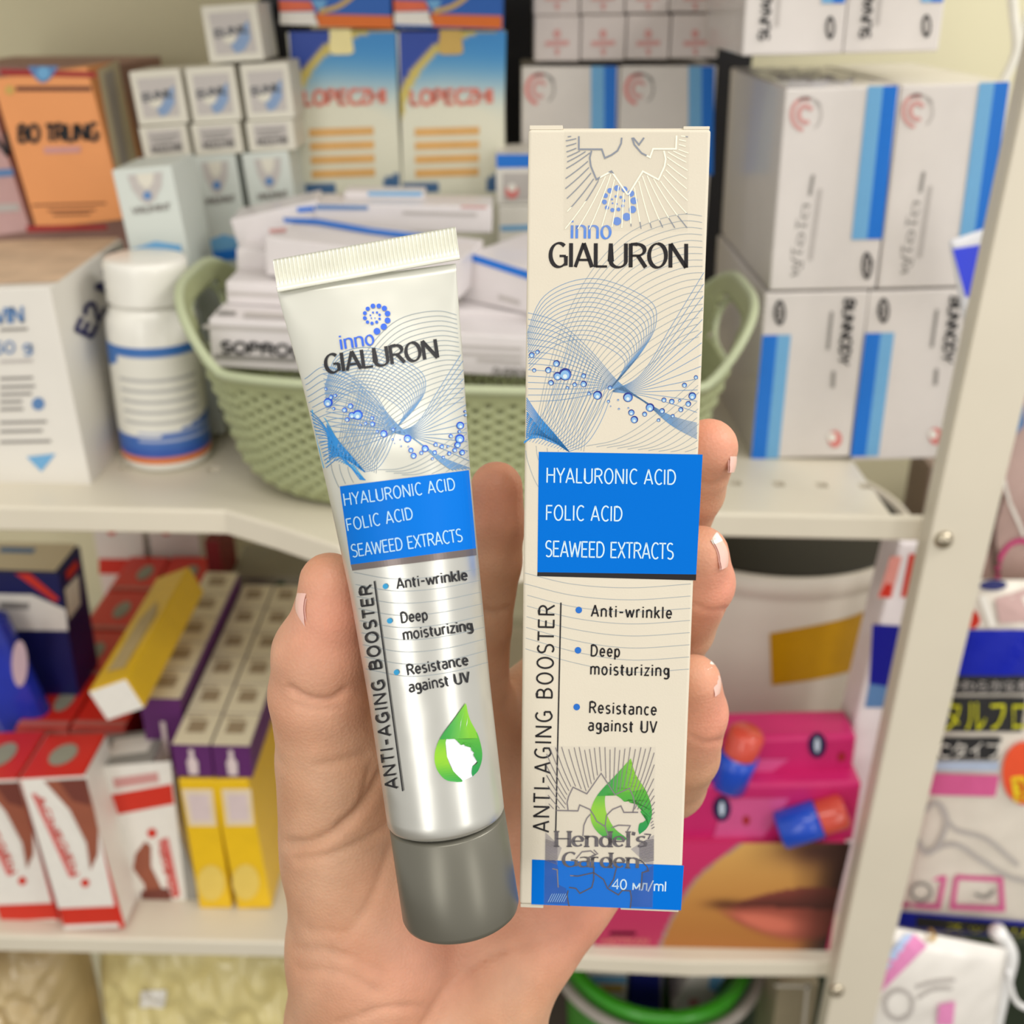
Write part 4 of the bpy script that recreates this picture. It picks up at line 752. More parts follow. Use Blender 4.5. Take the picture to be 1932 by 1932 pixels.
words('lettering', 'やわらかな糸', (1790, 1300), (1940, 1300), 22, lambda x, y, off: h(x, y, off+.003), lgr, o); words('lettering', 'スッキリ', (1780, 1746), (1930, 1758), 14, lambda x, y, off: h(x, y, off+.004), lime, o); words('lettering', '35', (1914, 1500), (1950, 1498), 34, lambda x, y, off: h(x, y, off+.004), red, o)
o, h = pouch('', 'white floss pick packet with a diagonal pink stripe in the bottom right corner', ((1630, 1738), (1900, 1790), (1860, 2060), (1550, 2030)), .560, mat('bright_milky_pouch', (238, 234, 228), .25, var=.06, scale=30, coat=.5), .012, seed=9)
art_on(o, h, [(mat('ink_ice_blue', (180, 200, 236)), ('q', (1704, 1764), (1722, 1762), (1662, 1844), (1640, 1836)), 1), (ink('orchid', (226, 140, 190)), ('q', (1722, 1762), (1746, 1784), (1650, 1880), (1634, 1850)), 1), (org, ('disc', 1740, 1766, 14, 12), 2), (gold, ('disc', 1754, 1768, 9, 9), 3),
              (lgr, ('line', arc(1695, 1893, 26, 28, 0, 360, 20), 7), 1), (lgr, ('line', spl([(1726, 1860), (1760, 1850), (1800, 1846)], 12), 6), 1), (lgr, ('line', spl([(1730, 1880), (1760, 1864), (1795, 1862)], 12), 6), 1), (ink('orchid', (226, 140, 190)), [(1770, 1892), (1800, 1886), (1796, 1932), (1766, 1932)], 1)])
def pick(nm, pts, r, Y):
    P = [onY(x, y, Y) for x, y in spl(pts, 24)]; V, Fc = tube_mesh(P, r, 10); return mk('floss_pick', V, Fc, mat('white_plastic_pick', (240, 240, 240), .25, coat=.3), smooth=True, label=nm, cat='dental floss pick')
pick('thick white curved plastic pick standing at the right of the bottom packet', [(1880, 1755), (1904, 1800), (1892, 1860), (1876, 1932), (1870, 1980)], .006, .575)
pick('thin white loop of plastic at the bottom right corner', [(1900, 1830), (1912, 1880), (1932, 1900), (1970, 1905)], .0022, .570)
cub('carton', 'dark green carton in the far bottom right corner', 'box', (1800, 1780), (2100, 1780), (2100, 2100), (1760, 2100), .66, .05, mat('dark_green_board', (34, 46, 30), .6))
cub('carton', 'taupe carton standing on the next rack beyond the post', 'box', (1800, 880), (2200, 880), (2100, 1800), (1560, 1800), .90, .05, mat('taupe_board', (140, 122, 112), .6, var=.1, scale=10))
pts = spl([(1906, -60), (1912, 20), (1918, 90), (1900, 140), (1886, 165)], 20); V, Fc = tube_mesh([onY(x, y, .70) for x, y in pts], .0028, 10); g = G(); g.add(V, Fc)
V, Fc = tube_mesh([onY(x, y, .70) for x, y in spl([(1940, 20), (1926, 90), (1930, 160)], 10)], .0022, 10); g.add(V, Fc)
mk('wire_hook', g.V, g.F, mat('white_coated_wire', (232, 230, 220), .3), smooth=True, label='white coated wire hook at the top right corner', cat='hook')
# ================================================================ held carton
X = np.array([[.0032, .0739, .2118], [.0381, .0731, .2098], [.0364, -.0863, .2375], [.0016, -.0856, .2396]])*1000
Wc = [c2w(x) for x in X]
ex = Wc[2]-Wc[3]; BW = (np.linalg.norm(ex)+np.linalg.norm(Wc[1]-Wc[0]))/2; ex /= np.linalg.norm(ex); ez = ((Wc[0]-Wc[3])+(Wc[1]-Wc[2]))/2; ez -= ex*(ez @ ex); BH = np.linalg.norm(ez); ez /= BH; ey = np.cross(ez, ex)
cc = sum(Wc)/4; bo = cc-ex*BW/2-ez*BH/2; BD = .027; n_f = -ey
paper = mat('ivory_coated_card', (215, 207, 190), .66, var=.012, scale=90, bump=.04, bscale=2500, spec=.22)
hb = thing('cream_carton', bo, 'tall ivory carton with blue panel and line art, held upright in the hand', 'box')
def bp(u, y, v): return bo+ex*u+ey*y+ez*v
V = [bp(a*BW, b*BD, c*BH) for c in (0, 1) for a, b in ((0, 0), (1, 0), (1, 1), (0, 1))]
cbody = mk('carton_body', V, [(0,3,2,1),(4,5,6,7),(0,1,5,4),(1,2,6,5),(2,3,7,6),(3,0,4,7)], paper, parent=hb, bevel=.0006, bseg=4)
def obx(name, a, b, m=paper, parent=hb):
    V = [bp(x, y, z) for z in (a[2], b[2]) for x, y in ((a[0], a[1]), (b[0], a[1]), (b[0], b[1]), (a[0], b[1]))]
    return mk(name, V, [(0,3,2,1),(4,5,6,7),(0,1,5,4),(1,2,6,5),(2,3,7,6),(3,0,4,7)], m, parent=parent, bevel=.0001)
obx('tuck_flap', (.0002, .0004, BH), (.0066, BD-.001, BH+.0008)); obx('tuck_flap', (BW-.0052, .0004, BH), (BW-.0002, BD-.001, BH+.0006)); obx('lid_panel', (.0066, .0009, BH-.0001), (BW-.0052, BD-.001, BH+.0003))
obx('tuck_flap', (.0002, .0005, -.0010), (.0052, BD-.001, -.0001)); obx('tuck_flap', (.022, .0005, -.0006), (BW-.0004, BD-.001, -.0001))
def hitbox(x, y, off): return onP(x, y, bo+n_f*off, n_f)
kbox = dict(step=.000015, off=.00003)
pb = mat('ink_print_blue', (0, 108, 208), .6, var=.01, spec=.06); pbk = ink('print_black', (20, 16, 20), .35); pbt = ink('print_bright_dot_blue', (20, 104, 196), .4); cyl = ink('print_pale_cyan', (204, 228, 240), .4); lnb = ink('line_blue', (104, 146, 190), .5); lng = ink('line_grey', (152, 164, 172), .5); ldb = ink('line_strong_blue', (40, 132, 204), .5); lgb = ink('logo_blue', (84, 132, 214), .4)
NVY = ink('bubble_navy', (24, 40, 130), .4); BBL = ink('bubble_sky', (130, 176, 220), .4); BWH = ink('bubble_white', (206, 220, 226), .4); BMD = ink('bubble_mid', (64, 110, 190), .4)
def fam(art, A, B, N, w, mi, z, T=None, clip=None, n=44):
    A, B = spl(A, n), spl(B, n); ia = np.linspace(0, 1, n); rs = lambda P: np.stack([np.interp(ia, np.linspace(0, 1, len(P)), P[:, k]) for k in (0, 1)], 1); A, B = rs(A), rs(B)
    for i in range(N):
        t = i/(N-1); P = A*(1-t)+B*t; Q = [T(*p) if T else p for p in P]
        if clip:
            run = []
            for q in Q:
                if clip(*q): run.append(q)
                else:
                    if len(run) > 1: art.line(run, w, mi, z)
                    run = []
            if len(run) > 1: art.line(run, w, mi, z)
        else: art.line(Q, w, mi, z)
FAM = [([(130,620),(300,250),(700,110),(1150,280),(1220,480),(1100,720),(850,1020)], [(130,900),(400,660),(650,620),(850,700),(960,800),(930,900),(850,1010)], 14, 0),
       ([(1690,-390),(1400,-417),(1000,-270),(700,30),(480,420),(330,850),(250,1200),(200,1420)], [(1690,560),(1450,640),(1200,800),(1000,950),(850,1050),(750,1200),(650,1380),(620,1545)], 20, 1),
       ([(120,385),(400,470),(650,680),(900,960),(1100,1110),(1350,1250),(1640,1330)], [(120,1130),(400,1120),(650,1080),(850,1020),(1100,1120),(1350,1330),(1640,1480)], 15, 0),
       ([(860,1040),(1100,900),(1350,500),(1690,-60)], [(860,1050),(1100,1080),(1350,1150),(1640,1250)], 13, 0),
       ([(640,1500),(900,1440),(1200,1250),(1660,850)], [(1500,1562),(1550,1552),(1600,1540),(1640,1520)], 11, 1),
       ([(120,1060),(250,1250),(380,1400),(500,1545)], [(120,1460),(200,1400),(330,1440),(500,1548)], 20, 2),
       ([(120,1450),(300,1200),(450,800),(520,560)], [(500,1545),(640,1480),(760,1300),(860,1050)], 16, 0),
       ([(120,1180),(200,1290),(300,1400),(420,1480)], [(120,1440),(170,1420),(240,1410),(330,1440)], 12, 2),
       ([(135,1480),(150,1600),(200,1750),(250,1850)], [(500,1550),(500,1548),(500,1547),(500,1546)], 5, 1)]
BUB = [(155,810,50),(190,745,25),(237,720,20),(140,660,16),(395,815,30),(327,870,28),(405,920,38),(467,905,55),(350,975,25),(210,872,18),(620,918,22),(545,990,20),(620,985,28),(485,1015,14),(735,1078,40),(838,1017,20),(665,1065,16),(987,1095,43),(825,1130,14),(905,1118,9),(843,1170,6),(912,1192,9),(990,1185,8),(1015,1222,28),(1040,1280,33),(1125,1235,22),(1170,1180,38),(1285,1118,22),(1270,1208,24),(1350,1130,24),(1240,1285,16),(1358,1250,17),(1425,1198,22),(1415,1122,13),(1487,1150,25),(1455,995,22),(1565,1165,30),(1520,1085,34),(1550,1010,50),(1550,930,18),(1565,858,42),(1618,1000,36),(1640,850,20),(1625,690,14),(1630,730,18)]
c5 = lambda x, y: (960+x/4.39, 500+y/4.39)
def inbox(x, y):                                                                  # stay on the front sheet
    xl_ = 997+(980-997)*(y-242)/1463; xr_ = 1341.5+(1284-1341.5)*(y-246)/1473; return xl_+2 < x < xr_-1.5 and y < 1700
a = Art()
for A, B, N, c in FAM: fam(a, A, B, N, .95 if c != 2 else 1.3, c, 1, c5, lambda x, y: inbox(x, y) and (y < 852.5 or x < 1016))
fam(a, [(990, 1081), (1080, 1102), (1190, 1109), (1312, 1101)], [(984, 1222), (1090, 1252), (1190, 1268), (1308, 1262)], 8, .9, 1, 1, None, inbox)
a.poly([c5(*p) for p in [(125,1462),(200,1400),(260,1398),(330,1440),(420,1490),(500,1548),(430,1500),(300,1450),(250,1432),(180,1440),(125,1480)]], 2, 0)
a.emit('line_art', hitbox, [lnb, lng, ldb], cbody, **kbox)
def bubbles(art, T, s, clip, z0=2):
    for i, (x, y, r) in enumerate(BUB):
        X_, Y_ = T(x, y); r_ = r*s*.93
        if not clip(X_-r_*.9, Y_) or not clip(X_+r_*.9, Y_): continue
        art.disc(X_, Y_, r_, 3, z0, 22); art.disc(X_+.10*r_*(1 if i % 2 else -1), Y_+.10*r_, r_*.82, 2, z0+1, 22); art.disc(X_-.06*r_, Y_+.12*r_, r_*.72, 0, z0+2, 20); art.disc(X_-.02*r_, Y_+.34*r_, r_*.36, 1, z0+3, 12)
a = Art(); bubbles(a, c5, 1/4.39, inbox); a.emit('bubble_print', hitbox, [BBL, BWH, BMD, NVY], cbody, **kbox)
a = Art(); a.quad((1016.5, 852.5), (1325.8, 857.6), (1313.6, 1083.8), (1014, 1079.5), 0, 2); a.quad((1014, 1079.5), (1313.6, 1083.8), (1313, 1095), (1013.5, 1087), 1, 2)
a.emit('blue_panel', hitbox, [pb, pbk], cbody, **kbox); a = Art(); a.quad((1003.8, 1621.8), (1290.3, 1633), (1285, 1717.5), (1002.5, 1706.2), 0, 2); a.emit('blue_base_band', hitbox, [pb], cbody, **kbox)
a = Art(); letters(a, 'HYALURONIC ACID', (1030, 910.5), (1276, 914.5), 28, 'din', .095, 0, 4, sp=.06); letters(a, 'FOLIC ACID', (1029, 981), (1175, 983.5), 28, 'din', .095, 0, 4, sp=.06); letters(a, 'SEAWEED EXTRACTS', (1028, 1050), (1271, 1055), 30, 'din', .09, 0, 4, sp=.02)
a.emit('panel_lettering', hitbox, [cyl], cbody, **kbox)
a = Art(); letters(a, 'GIALURON', (1034, 503.5), (1299, 505), 45, 'nib', .175, 0, 4)
for s_, p, q, c in (('Anti-wrinkle', (1115, 1163), (1268, 1167), 21.5), ('Deep', (1114, 1238), (1170, 1239.5), 21.5), ('moisturizing', (1113, 1272.5), (1263, 1275.8), 21.5), ('Resistance', (1111, 1345), (1239, 1349.5), 21.5), ('against UV', (1109.5, 1378.3), (1239, 1382.5), 21.5)): letters(a, s_, p, q, c, 'din', .14, 0, 4, sp=.13)
letters(a, 'ANTI-AGING BOOSTER', (1035.5, 1571), (1046.5, 1141), 30, 'din', .115, 0, 4, sp=.14)
b_ = Art(); b_.line([(1058.3, 1137), (1048.3, 1576)], 2.6, 0, 4); b_.emit('rule_line', hitbox, [pbk], cbody, **kbox)
a.emit('black_lettering', hitbox, [pbk], cbody, **kbox)
a = Art(); letters(a, 'inno', (1075, 449.5), (1154, 450.5), 35, 'nib', .155, 0, 4, sp=.04)
SP = [(788,687,17),(831,687,17),(871,704,19),(894,742,20),(894,792,21),(867,838,23),(817,871,24),(750,707,15),(729,739,14),(729,775,14),(748,804,12),(781,813,12),(815,804,11),(836,780,9),(836,751,9),(817,734,8),(788,734,7),(769,754,6),(776,775,5),(802,775,4)]
for x, y, r in SP:
    dx, dy = x-805, y-760; t = math.radians(9); X_ = (dx*math.cos(t)-dy*math.sin(t))*1.45/4.39; Y_ = (dx*math.sin(t)+dy*math.cos(t))*1.47/4.39; a.disc(1166+X_, 380+Y_, r*1.45/4.39, 0, 4, 16)
a.emit('blue_logo', hitbox, [lgb], cbody, **kbox)
a = Art()
for x, y in ((1092, 1151), (1090.5, 1227), (1088, 1334)): a.disc(x, y, 6.2, 0, 4)
a.emit('bullet_dots', hitbox, [pbt], cbody, **kbox)
a = Art(); letters(a, '40 мл/ml', (1154, 1677), (1258, 1682), 18.5, 'din', .13, 0, 4, sp=.02); a.emit('volume_lettering', hitbox, [cyl], cbody, **kbox)
# leaf-drop emblem, drawn in unit coordinates (x right, y down) and shared by carton and tube
G1, G2, G3 = (140, 200, 44), (16, 138, 72), (84, 168, 48)
def drop(art, T, z=4):
    L = spl([(.66, 0), (.42, .20), (.12, .45), (.01, .66), (.06, .84), (.24, .97), (.47, 1.0)], 30); Rr = spl([(.66, 0), (.74, .20), (.92, .42), (1.0, .66), (.93, .84), (.80, .93)], 30)
    Li = spl([(.47, 1.0), (.60, .985), (.40, .86), (.27, .68), (.24, .50), (.27, .42)], 20)
    def colL(p): return mixc(G2, G1, max(0, min(1, (p[1]-.15)*2.2))) if p[1] < .75 else mixc(G1, G2, (p[1]-.75)*3)
    n = 24; l = np.array([[np.interp(t, np.linspace(0, 1, len(L)), L[:, k]) for k in (0, 1)] for t in np.linspace(.33, 1, n)]); i2 = np.array([[np.interp(t, np.linspace(0, 1, len(Li)), Li[:, k]) for k in (0, 1)] for t in np.linspace(1, 0, n)])
    k = len(art.V); P = list(l)+list(i2); art.add([T(*p) for p in P], [(i, i+1, n+i+1, n+i) for i in range(n-1)], 0, z); art.C[k:] = [colL(p) for p in P]
    l = np.array([[np.interp(t, np.linspace(0, 1, len(L)), L[:, k]) for k in (0, 1)] for t in np.linspace(0, .34, n)]); r = np.array([[np.interp(t, np.linspace(0, 1, len(Rr)), Rr[:, k]) for k in (0, 1)] for t in np.linspace(0, .42, n)])
    k = len(art.V); P = []
    for i in range(n):
        for j in range(5): P.append(l[i]*(1-j/4)+r[i]*j/4)
    art.add([T(*p) for p in P], [(i*5+j, i*5+j+1, (i+1)*5+j+1, (i+1)*5+j) for i in range(n-1) for j in range(4)], 0, z+1)
    art.C[k:] = [mixc(mixc(G2, G1, min(1, (p[0]-.25)*2.2)), G3, p[1]) for p in P]
    pro = [(.27, .42), (.40, .44), (.50, .49), (.56, .53), (.62, .50), (.64, .54), (.74, .52), (.78, .60), (.84, .62), (.82, .66), (.93, .72), (.86, .78), (.80, .80), (.78, .88), (.80, .93)]
    Q = spl(pro[1:], 60); rr = np.array([[np.interp(t, np.linspace(0, 1, len(Rr)), Rr[:, k]) for k in (0, 1)] for t in np.linspace(.36, 1, len(Q))])
    k = len(art.V); m = len(Q); P = list(Q)+list(rr); art.add([T(*p) for p in P], [(i, i+1, m+i+1, m+i) for i in range(m-1)], 0, z+2); art.C[k:] = [mixc(G3, G2, (p[1]-.4)*1.9) for p in P]
    return pro
def dropface(art, T, z):
    for q in ([(.62, .10), (.55, .24), (.53, .36), (.56, .22)], [(.69, .18), (.66, .30), (.63, .36), (.68, .26)]): art.poly([T(*p) for p in q], 0, z)
def T1(x, y): return (1113+(x)*117, 1431+y*154-(0)+x*0)
a = Art(); drop(a, T1); a.emit('leaf_drop_emblem', hitbox, [vmat('emblem_print', .4)], cbody, cols=True, **kbox)
# holographic seals
film_m = mat('seal_film', (214, 210, 198), .35, var=0, alpha=.10); 
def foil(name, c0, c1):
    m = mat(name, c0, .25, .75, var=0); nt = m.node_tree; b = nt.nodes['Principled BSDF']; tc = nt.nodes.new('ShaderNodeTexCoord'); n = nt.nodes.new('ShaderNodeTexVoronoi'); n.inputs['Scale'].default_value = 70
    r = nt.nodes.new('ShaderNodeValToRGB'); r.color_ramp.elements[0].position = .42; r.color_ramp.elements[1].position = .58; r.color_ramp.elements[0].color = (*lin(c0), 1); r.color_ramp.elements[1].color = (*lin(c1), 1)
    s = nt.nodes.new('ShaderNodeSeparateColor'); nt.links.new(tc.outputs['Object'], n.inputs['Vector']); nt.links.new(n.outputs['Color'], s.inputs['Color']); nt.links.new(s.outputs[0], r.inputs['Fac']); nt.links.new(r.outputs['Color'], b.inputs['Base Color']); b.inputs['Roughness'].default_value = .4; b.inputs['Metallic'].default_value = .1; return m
foil_top = foil('holographic_foil', (132, 138, 150), (250, 248, 226)); foil_bot = foil('holographic_foil_dark', (84, 80, 88), (126, 120, 124))  # bright glints of the top foil are put into its base colour
def rays(art, cx, cy, poly, x0, y0, x1, y1, a0, a1, n, w, bend, mi=0, z=6):
    P = np.array(poly, float)
    for i in range(n):
        t = math.radians(a0+(a1-a0)*i/(n-1)); d_ = np.array([math.cos(t), math.sin(t)]); r0 = 0
        for u, v in zip(P[:-1], P[1:]):
            e_ = v-u; den = d_[0]*e_[1]-d_[1]*e_[0]
            if abs(den) < 1e-9: continue
            q = u-(cx, cy); s_ = (q[0]*e_[1]-q[1]*e_[0])/den; k_ = (q[0]*d_[1]-q[1]*d_[0])/den
            if s_ > 0 and 0 <= k_ <= 1: r0 = max(r0, s_)
        if r0 == 0: continue
        pts = []; 
        for s_ in np.linspace(r0+5, r0+260, 40):
            tt = t+bend*(s_-r0)/100*math.sin(t-math.radians(90 if cy < 900 else 270)); p = (cx+s_*math.cos(tt), cy+s_*math.sin(tt))
            if x0 < p[0] < x1 and y0 < p[1] < y1: pts.append(p)
            else: break
        if len(pts) > 1: art.line(pts, w, mi, z)
c4 = lambda x, y: (960+x/4.39, 200+y/4.39)
c7 = lambda x, y: (960+x/5.367, 1380+y/5.367)
st = Art(); st.quad((1064.5, 246), (1301.5, 248), (1297, 437), (1063, 434), 0, 5); st.emit('seal_film', hitbox, [film_m], cbody, **kbox)
out1 = [c4(*p) for p in [(460,240),(580,250),(580,358),(690,368),(670,430),(680,500),(725,608),(850,540),(980,745),(1110,540),(1240,610),(1290,500),(1300,440),(1285,370),(1385,355),(1390,245),(1500,235)]]
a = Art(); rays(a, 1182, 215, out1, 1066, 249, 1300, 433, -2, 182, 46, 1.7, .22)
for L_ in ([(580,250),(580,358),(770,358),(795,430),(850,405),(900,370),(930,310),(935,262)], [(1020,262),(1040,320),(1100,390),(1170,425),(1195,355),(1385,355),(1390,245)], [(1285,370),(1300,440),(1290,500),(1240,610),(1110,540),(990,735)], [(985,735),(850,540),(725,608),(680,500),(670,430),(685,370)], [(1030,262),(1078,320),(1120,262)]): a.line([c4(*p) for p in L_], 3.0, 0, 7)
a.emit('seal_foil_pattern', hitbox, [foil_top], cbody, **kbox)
st = Art(); st.quad((1030, 1407), (1237, 1409), (1232, 1714), (1025, 1708), 0, 5); st.emit('seal_film', hitbox, [mat('seal_film_dim', (150, 150, 160), .35, var=0, alpha=.05)], cbody, **kbox)
st = Art()
for P in ([(1028, 1628), (1048, 1622), (1054, 1640), (1052, 1668), (1068, 1676), (1072, 1706), (1027, 1705)], [(1233, 1632), (1218, 1640), (1210, 1652), (1210, 1672), (1192, 1680), (1188, 1711), (1231, 1712)], [(1029, 1570), (1060, 1600), (1052, 1622), (1028, 1628)], [(1234, 1575), (1190, 1602), (1222, 1632), (1233, 1632)]): st.poly(P, 0, 6)
st.emit('seal_haze', hitbox, [mat('seal_haze_film', (84, 84, 136), .3, alpha=.26, var=.3, scale=300)], cbody, **kbox)
out2 = [c7(*p) for p in [(360,840),(480,800),(598,800),(590,720),(605,660),(650,565),(790,632),(935,425),(1075,640),(1220,575),(1260,660),(1275,740),(1258,812),(1400,820),(1420,1000),(1500,1010)]]
a = Art(); rays(a, 1150, 1600, out2, 1031, 1409, 1236, 1600, 182, 362, 56, 1.4, -.16)
for i in range(16): y = 1584+i*2.6; a.line([(1029, y), (1052, y+8)], .8, 0, 6); a.line([(1234, y), (1206, y+5)], .8, 0, 6)
for i in range(8): a.line([(1034+i*4.2, 1702), (1042+i*4.2, 1686)], 1.1, 1, 7)
for L_ in ([(600,800),(590,720),(605,660),(650,565),(790,632),(935,425),(1075,640),(1220,575),(1260,660),(1275,740),(1255,820)], [(480,800),(700,805),(718,745),(820,790),(860,850),(890,910),(970,960)], [(1310,820),(1165,820),(1135,755),(1050,790),(990,850),(975,960),(1010,1070)], [(750,1060),(760,950),(790,880),(825,840)], [(1040,975),(1110,950),(1230,955),(1200,1010)], [(1370,1040),(1435,1045),(1410,1090)],
           [(680,1290),(740,1220),(830,1210),(880,1250),(800,1280)], [(840,1260),(900,1240),(860,1200)], [(1260,1280),(1340,1310),(1400,1370),(1410,1410)], [(860,1370),(860,1500),(840,1580),(720,1640),(680,1590),(610,1580)], [(860,1430),(960,1500),(1000,1590),(1110,1655),(1150,1610),(1240,1615)], [(620,1460),(700,1465),(860,1430)], [(1090,1380),(1060,1500),(1010,1580)], [(500,1580),(490,1400),(440,1390)], [(1340,1590),(1350,1430),(1420,1410)], [(610,1770),(590,1660),(600,1610)], [(1230,1790),(1240,1680),(1230,1620)]): a.line([c7(*p) for p in L_], 2.2, 0, 7)
letters(a, "Hendel's", (1046, 1597), (1221, 1598), 28, 'serif', .25, 2, 8); letters(a, 'Garden', (1059, 1635), (1206, 1638), 27, 'serif', .24, 2, 8)
a.emit('seal_foil_pattern', hitbox, [foil_bot, mat('foil_pale', (150, 190, 226), .3, .3, var=0), mat('foil_lettering', (98, 94, 98), .4, .2, var=.25, scale=900)], cbody, **kbox)
# ================================================================ tube
tb_org = c2w(pc(865, 1725, 226))
tb = thing('cream_tube', tb_org, 'silver and white cosmetic tube with grey cap down, held under the thumb', 'tube')
ys = [545, 700, 900, 1100, 1300, 1500, 1535]; xc = [694, 721.5, 752, 783, 810, 836.5, 841]; hw = [171.5, 156, 138, 125.5, 117, 113, 112.5]; dp = [209.5, 211.5, 214, 216.6, 219, 221.3, 221.7]
Rr_ = 11.95
def ellb(a_):
    lo, hi = 0.0, a_
    per = lambda a, b: PI*(3*(a+b)-math.sqrt((3*a+b)*(a+3*b)))
    if 4*a_ >= 2*PI*Rr_: pass
    for _ in range(40):
        m_ = (lo+hi)/2
        if per(a_, m_) < 2*PI*Rr_: lo = m_
        else: hi = m_
    return lo
NR, NS = 60, 96; V = []; axis = pc(843, 1535, 221.7)-pc(694, 500, 209); axis /= np.linalg.norm(axis)
ring_y = np.concatenate([np.linspace(1548, 1535, 3)[:-1], np.linspace(1535, 520, NR)])
def frame(y):
    t = max(0, min(1, (1535-y)/(1535-520))); ang = math.radians(8.3+2.2*t); wdir = np.array([math.cos(ang), math.sin(ang), -.02*t]); wdir -= axis*(wdir @ axis); wdir /= np.linalg.norm(wdir)
    nd = np.cross(axis, wdir); nd = nd if nd[2] < 0 else -nd
    return wdir, nd
YS, XC, HW, DP = np.array(ys, float), xc, hw, dp
for k, y in enumerate(ring_y):
    yy = min(y, 1535); c = pc(np.interp(yy, YS, XC)+(yy-545)*.14*(yy < 545), yy, np.interp(yy, YS, DP)+(yy-545)*.0135*(yy < 545)); a_ = np.interp(yy, YS, HW)*.985/F_PX*np.interp(yy, YS, DP)
    if yy < 545: a_ += (545-yy)*.008
    b_ = min(ellb(min(a_, 18.4)), a_) if a_ < 18.5 else .6
    s = max(0, min(1, (yy-520)/330)); b_ = b_*(s**.85)+.45*(1-s)
    if y > 1535: f_ = 1-((y-1535)/13)**2*.13; a_ *= f_; b_ *= f_; c = c+axis*(y-1535)*.105
    a_ = min(a_, 18.6); wd, nd = frame(yy)
    for q in range(NS):
        th = 2*PI*q/NS; V.append(c+wd*a_*math.cos(th)+nd*b_*math.sin(th))
n0 = len(ring_y); Fc = [(i*NS+q, i*NS+(q+1) % NS, (i+1)*NS+(q+1) % NS, (i+1)*NS+q) for i in range(n0-1) for q in range(NS)]
Fc.append(list(range(NS))[::-1]); Fc.append([(n0-1)*NS+q for q in range(NS)])
Vt_cam = np.array(V); TV = c2w(Vt_cam)
def tube_material():
    m = bpy.data.materials.new('pearl_silver_laminate'); m.use_nodes = True; nt = m.node_tree; b = nt.nodes['Principled BSDF']; L = nt.links
    at = nt.nodes.new('ShaderNodeVertexColor'); at.layer_name = 'ink'; sp_ = nt.nodes.new('ShaderNodeSeparateColor'); L.new(at.outputs['Color'], sp_.inputs['Color'])
    mx = nt.nodes.new('ShaderNodeMix'); mx.data_type = 'RGBA'; mx.inputs[6].default_value = (*lin((214, 214, 208)), 1); mx.inputs[7].default_value = (*lin((204, 204, 194)), 1); L.new(sp_.outputs[0], mx.inputs[0]); L.new(mx.outputs[2], b.inputs['Base Color'])
    r1 = nt.nodes.new('ShaderNodeMapRange'); r1.inputs[3].default_value = .80; r1.inputs[4].default_value = .22; L.new(sp_.outputs[0], r1.inputs[0]); L.new(r1.outputs[0], b.inputs['Metallic'])
    b.inputs['Roughness'].default_value = .33; b.inputs['Coat Weight'].default_value = .15; b.inputs['Coat Roughness'].default_value = .2
    n = nt.nodes.new('ShaderNodeTexNoise'); n.inputs['Scale'].default_value = 60; bp_ = nt.nodes.new('ShaderNodeBump'); bp_.inputs['Strength'].default_value = .25; bp_.inputs['Distance'].default_value = .002
    tc = nt.nodes.new('ShaderNodeTexCoord'); L.new(tc.outputs['Object'], n.inputs['Vector']); L.new(n.outputs['Fac'], bp_.inputs['Height']); L.new(bp_.outputs['Normal'], b.inputs['Normal']); return m
tcols = []
for y in ring_y:                                                                  # white ink over silver, printed down to the panel
    v = 255 if y < 900 else (0 if y > 1060 else 255*(1060-y)/160)
    tcols += [(v, v, v)]*NS
tbody = mk('tube_body', TV, Fc, tube_material(), parent=tb, smooth=True, cols=tcols)
tbvh = BVHTree.FromPolygons([tuple(v) for v in TV], Fc); th_ = hitb(tbvh)
# crimped seam
wd, nd = frame(500); c0 = (pc(523, 538, 208.2)+pc(866, 476, 208.2))/2; hwid = np.linalg.norm(pc(523, 538, 208.2)-pc(866, 476, 208.2))/2; up_ = -axis; wd2 = pc(866, 476, 208.2)-pc(523, 538, 208.2); wd2 /= np.linalg.norm(wd2)
V = []; NC, NRr = 46*8, 7; hts = [-1.3, -.5, .2, .6, 2.4, 4.3, 4.75]
for side in (-1, 1):
    for j, h_ in enumerate(hts):
        for i in range(NC+1):
            u = i/NC*2-1; cor = .21*math.cos(i*2*PI/8)*(1 if 3 <= j <= 5 else 0); th0 = .52 if j < 2 else (.40 if j == 2 else .34)
            V.append(c0+wd2*u*hwid+up_*h_+nd*(-side)*(-1)*0+nd*(side*th0+cor))
M_ = NC+1; Fc = []
for s_ in (0, 1):
    o_ = s_*len(hts)*M_
    for j in range(len(hts)-1):
        for i in range(NC): q = (o_+j*M_+i, o_+j*M_+i+1, o_+(j+1)*M_+i+1, o_+(j+1)*M_+i); Fc.append(q if s_ else q[::-1])
o_ = len(hts)*M_; j = (len(hts)-1)*M_
for i in range(NC): Fc.append((j+i, j+i+1, o_+j+i+1, o_+j+i)); Fc.append((i+1, i, o_+i, o_+i+1))
for j in range(len(hts)-1):
    for i in (0, NC): Fc.append((j*M_+i, (j+1)*M_+i, o_+(j+1)*M_+i, o_+j*M_+i))
mk('crimped_seam', c2w(np.array(V)), Fc, mat('white_laminate', (228, 228, 214), .32, .25, var=.05, scale=200, coat=.2), parent=tb, smooth=True, label='white ribbed crimp')
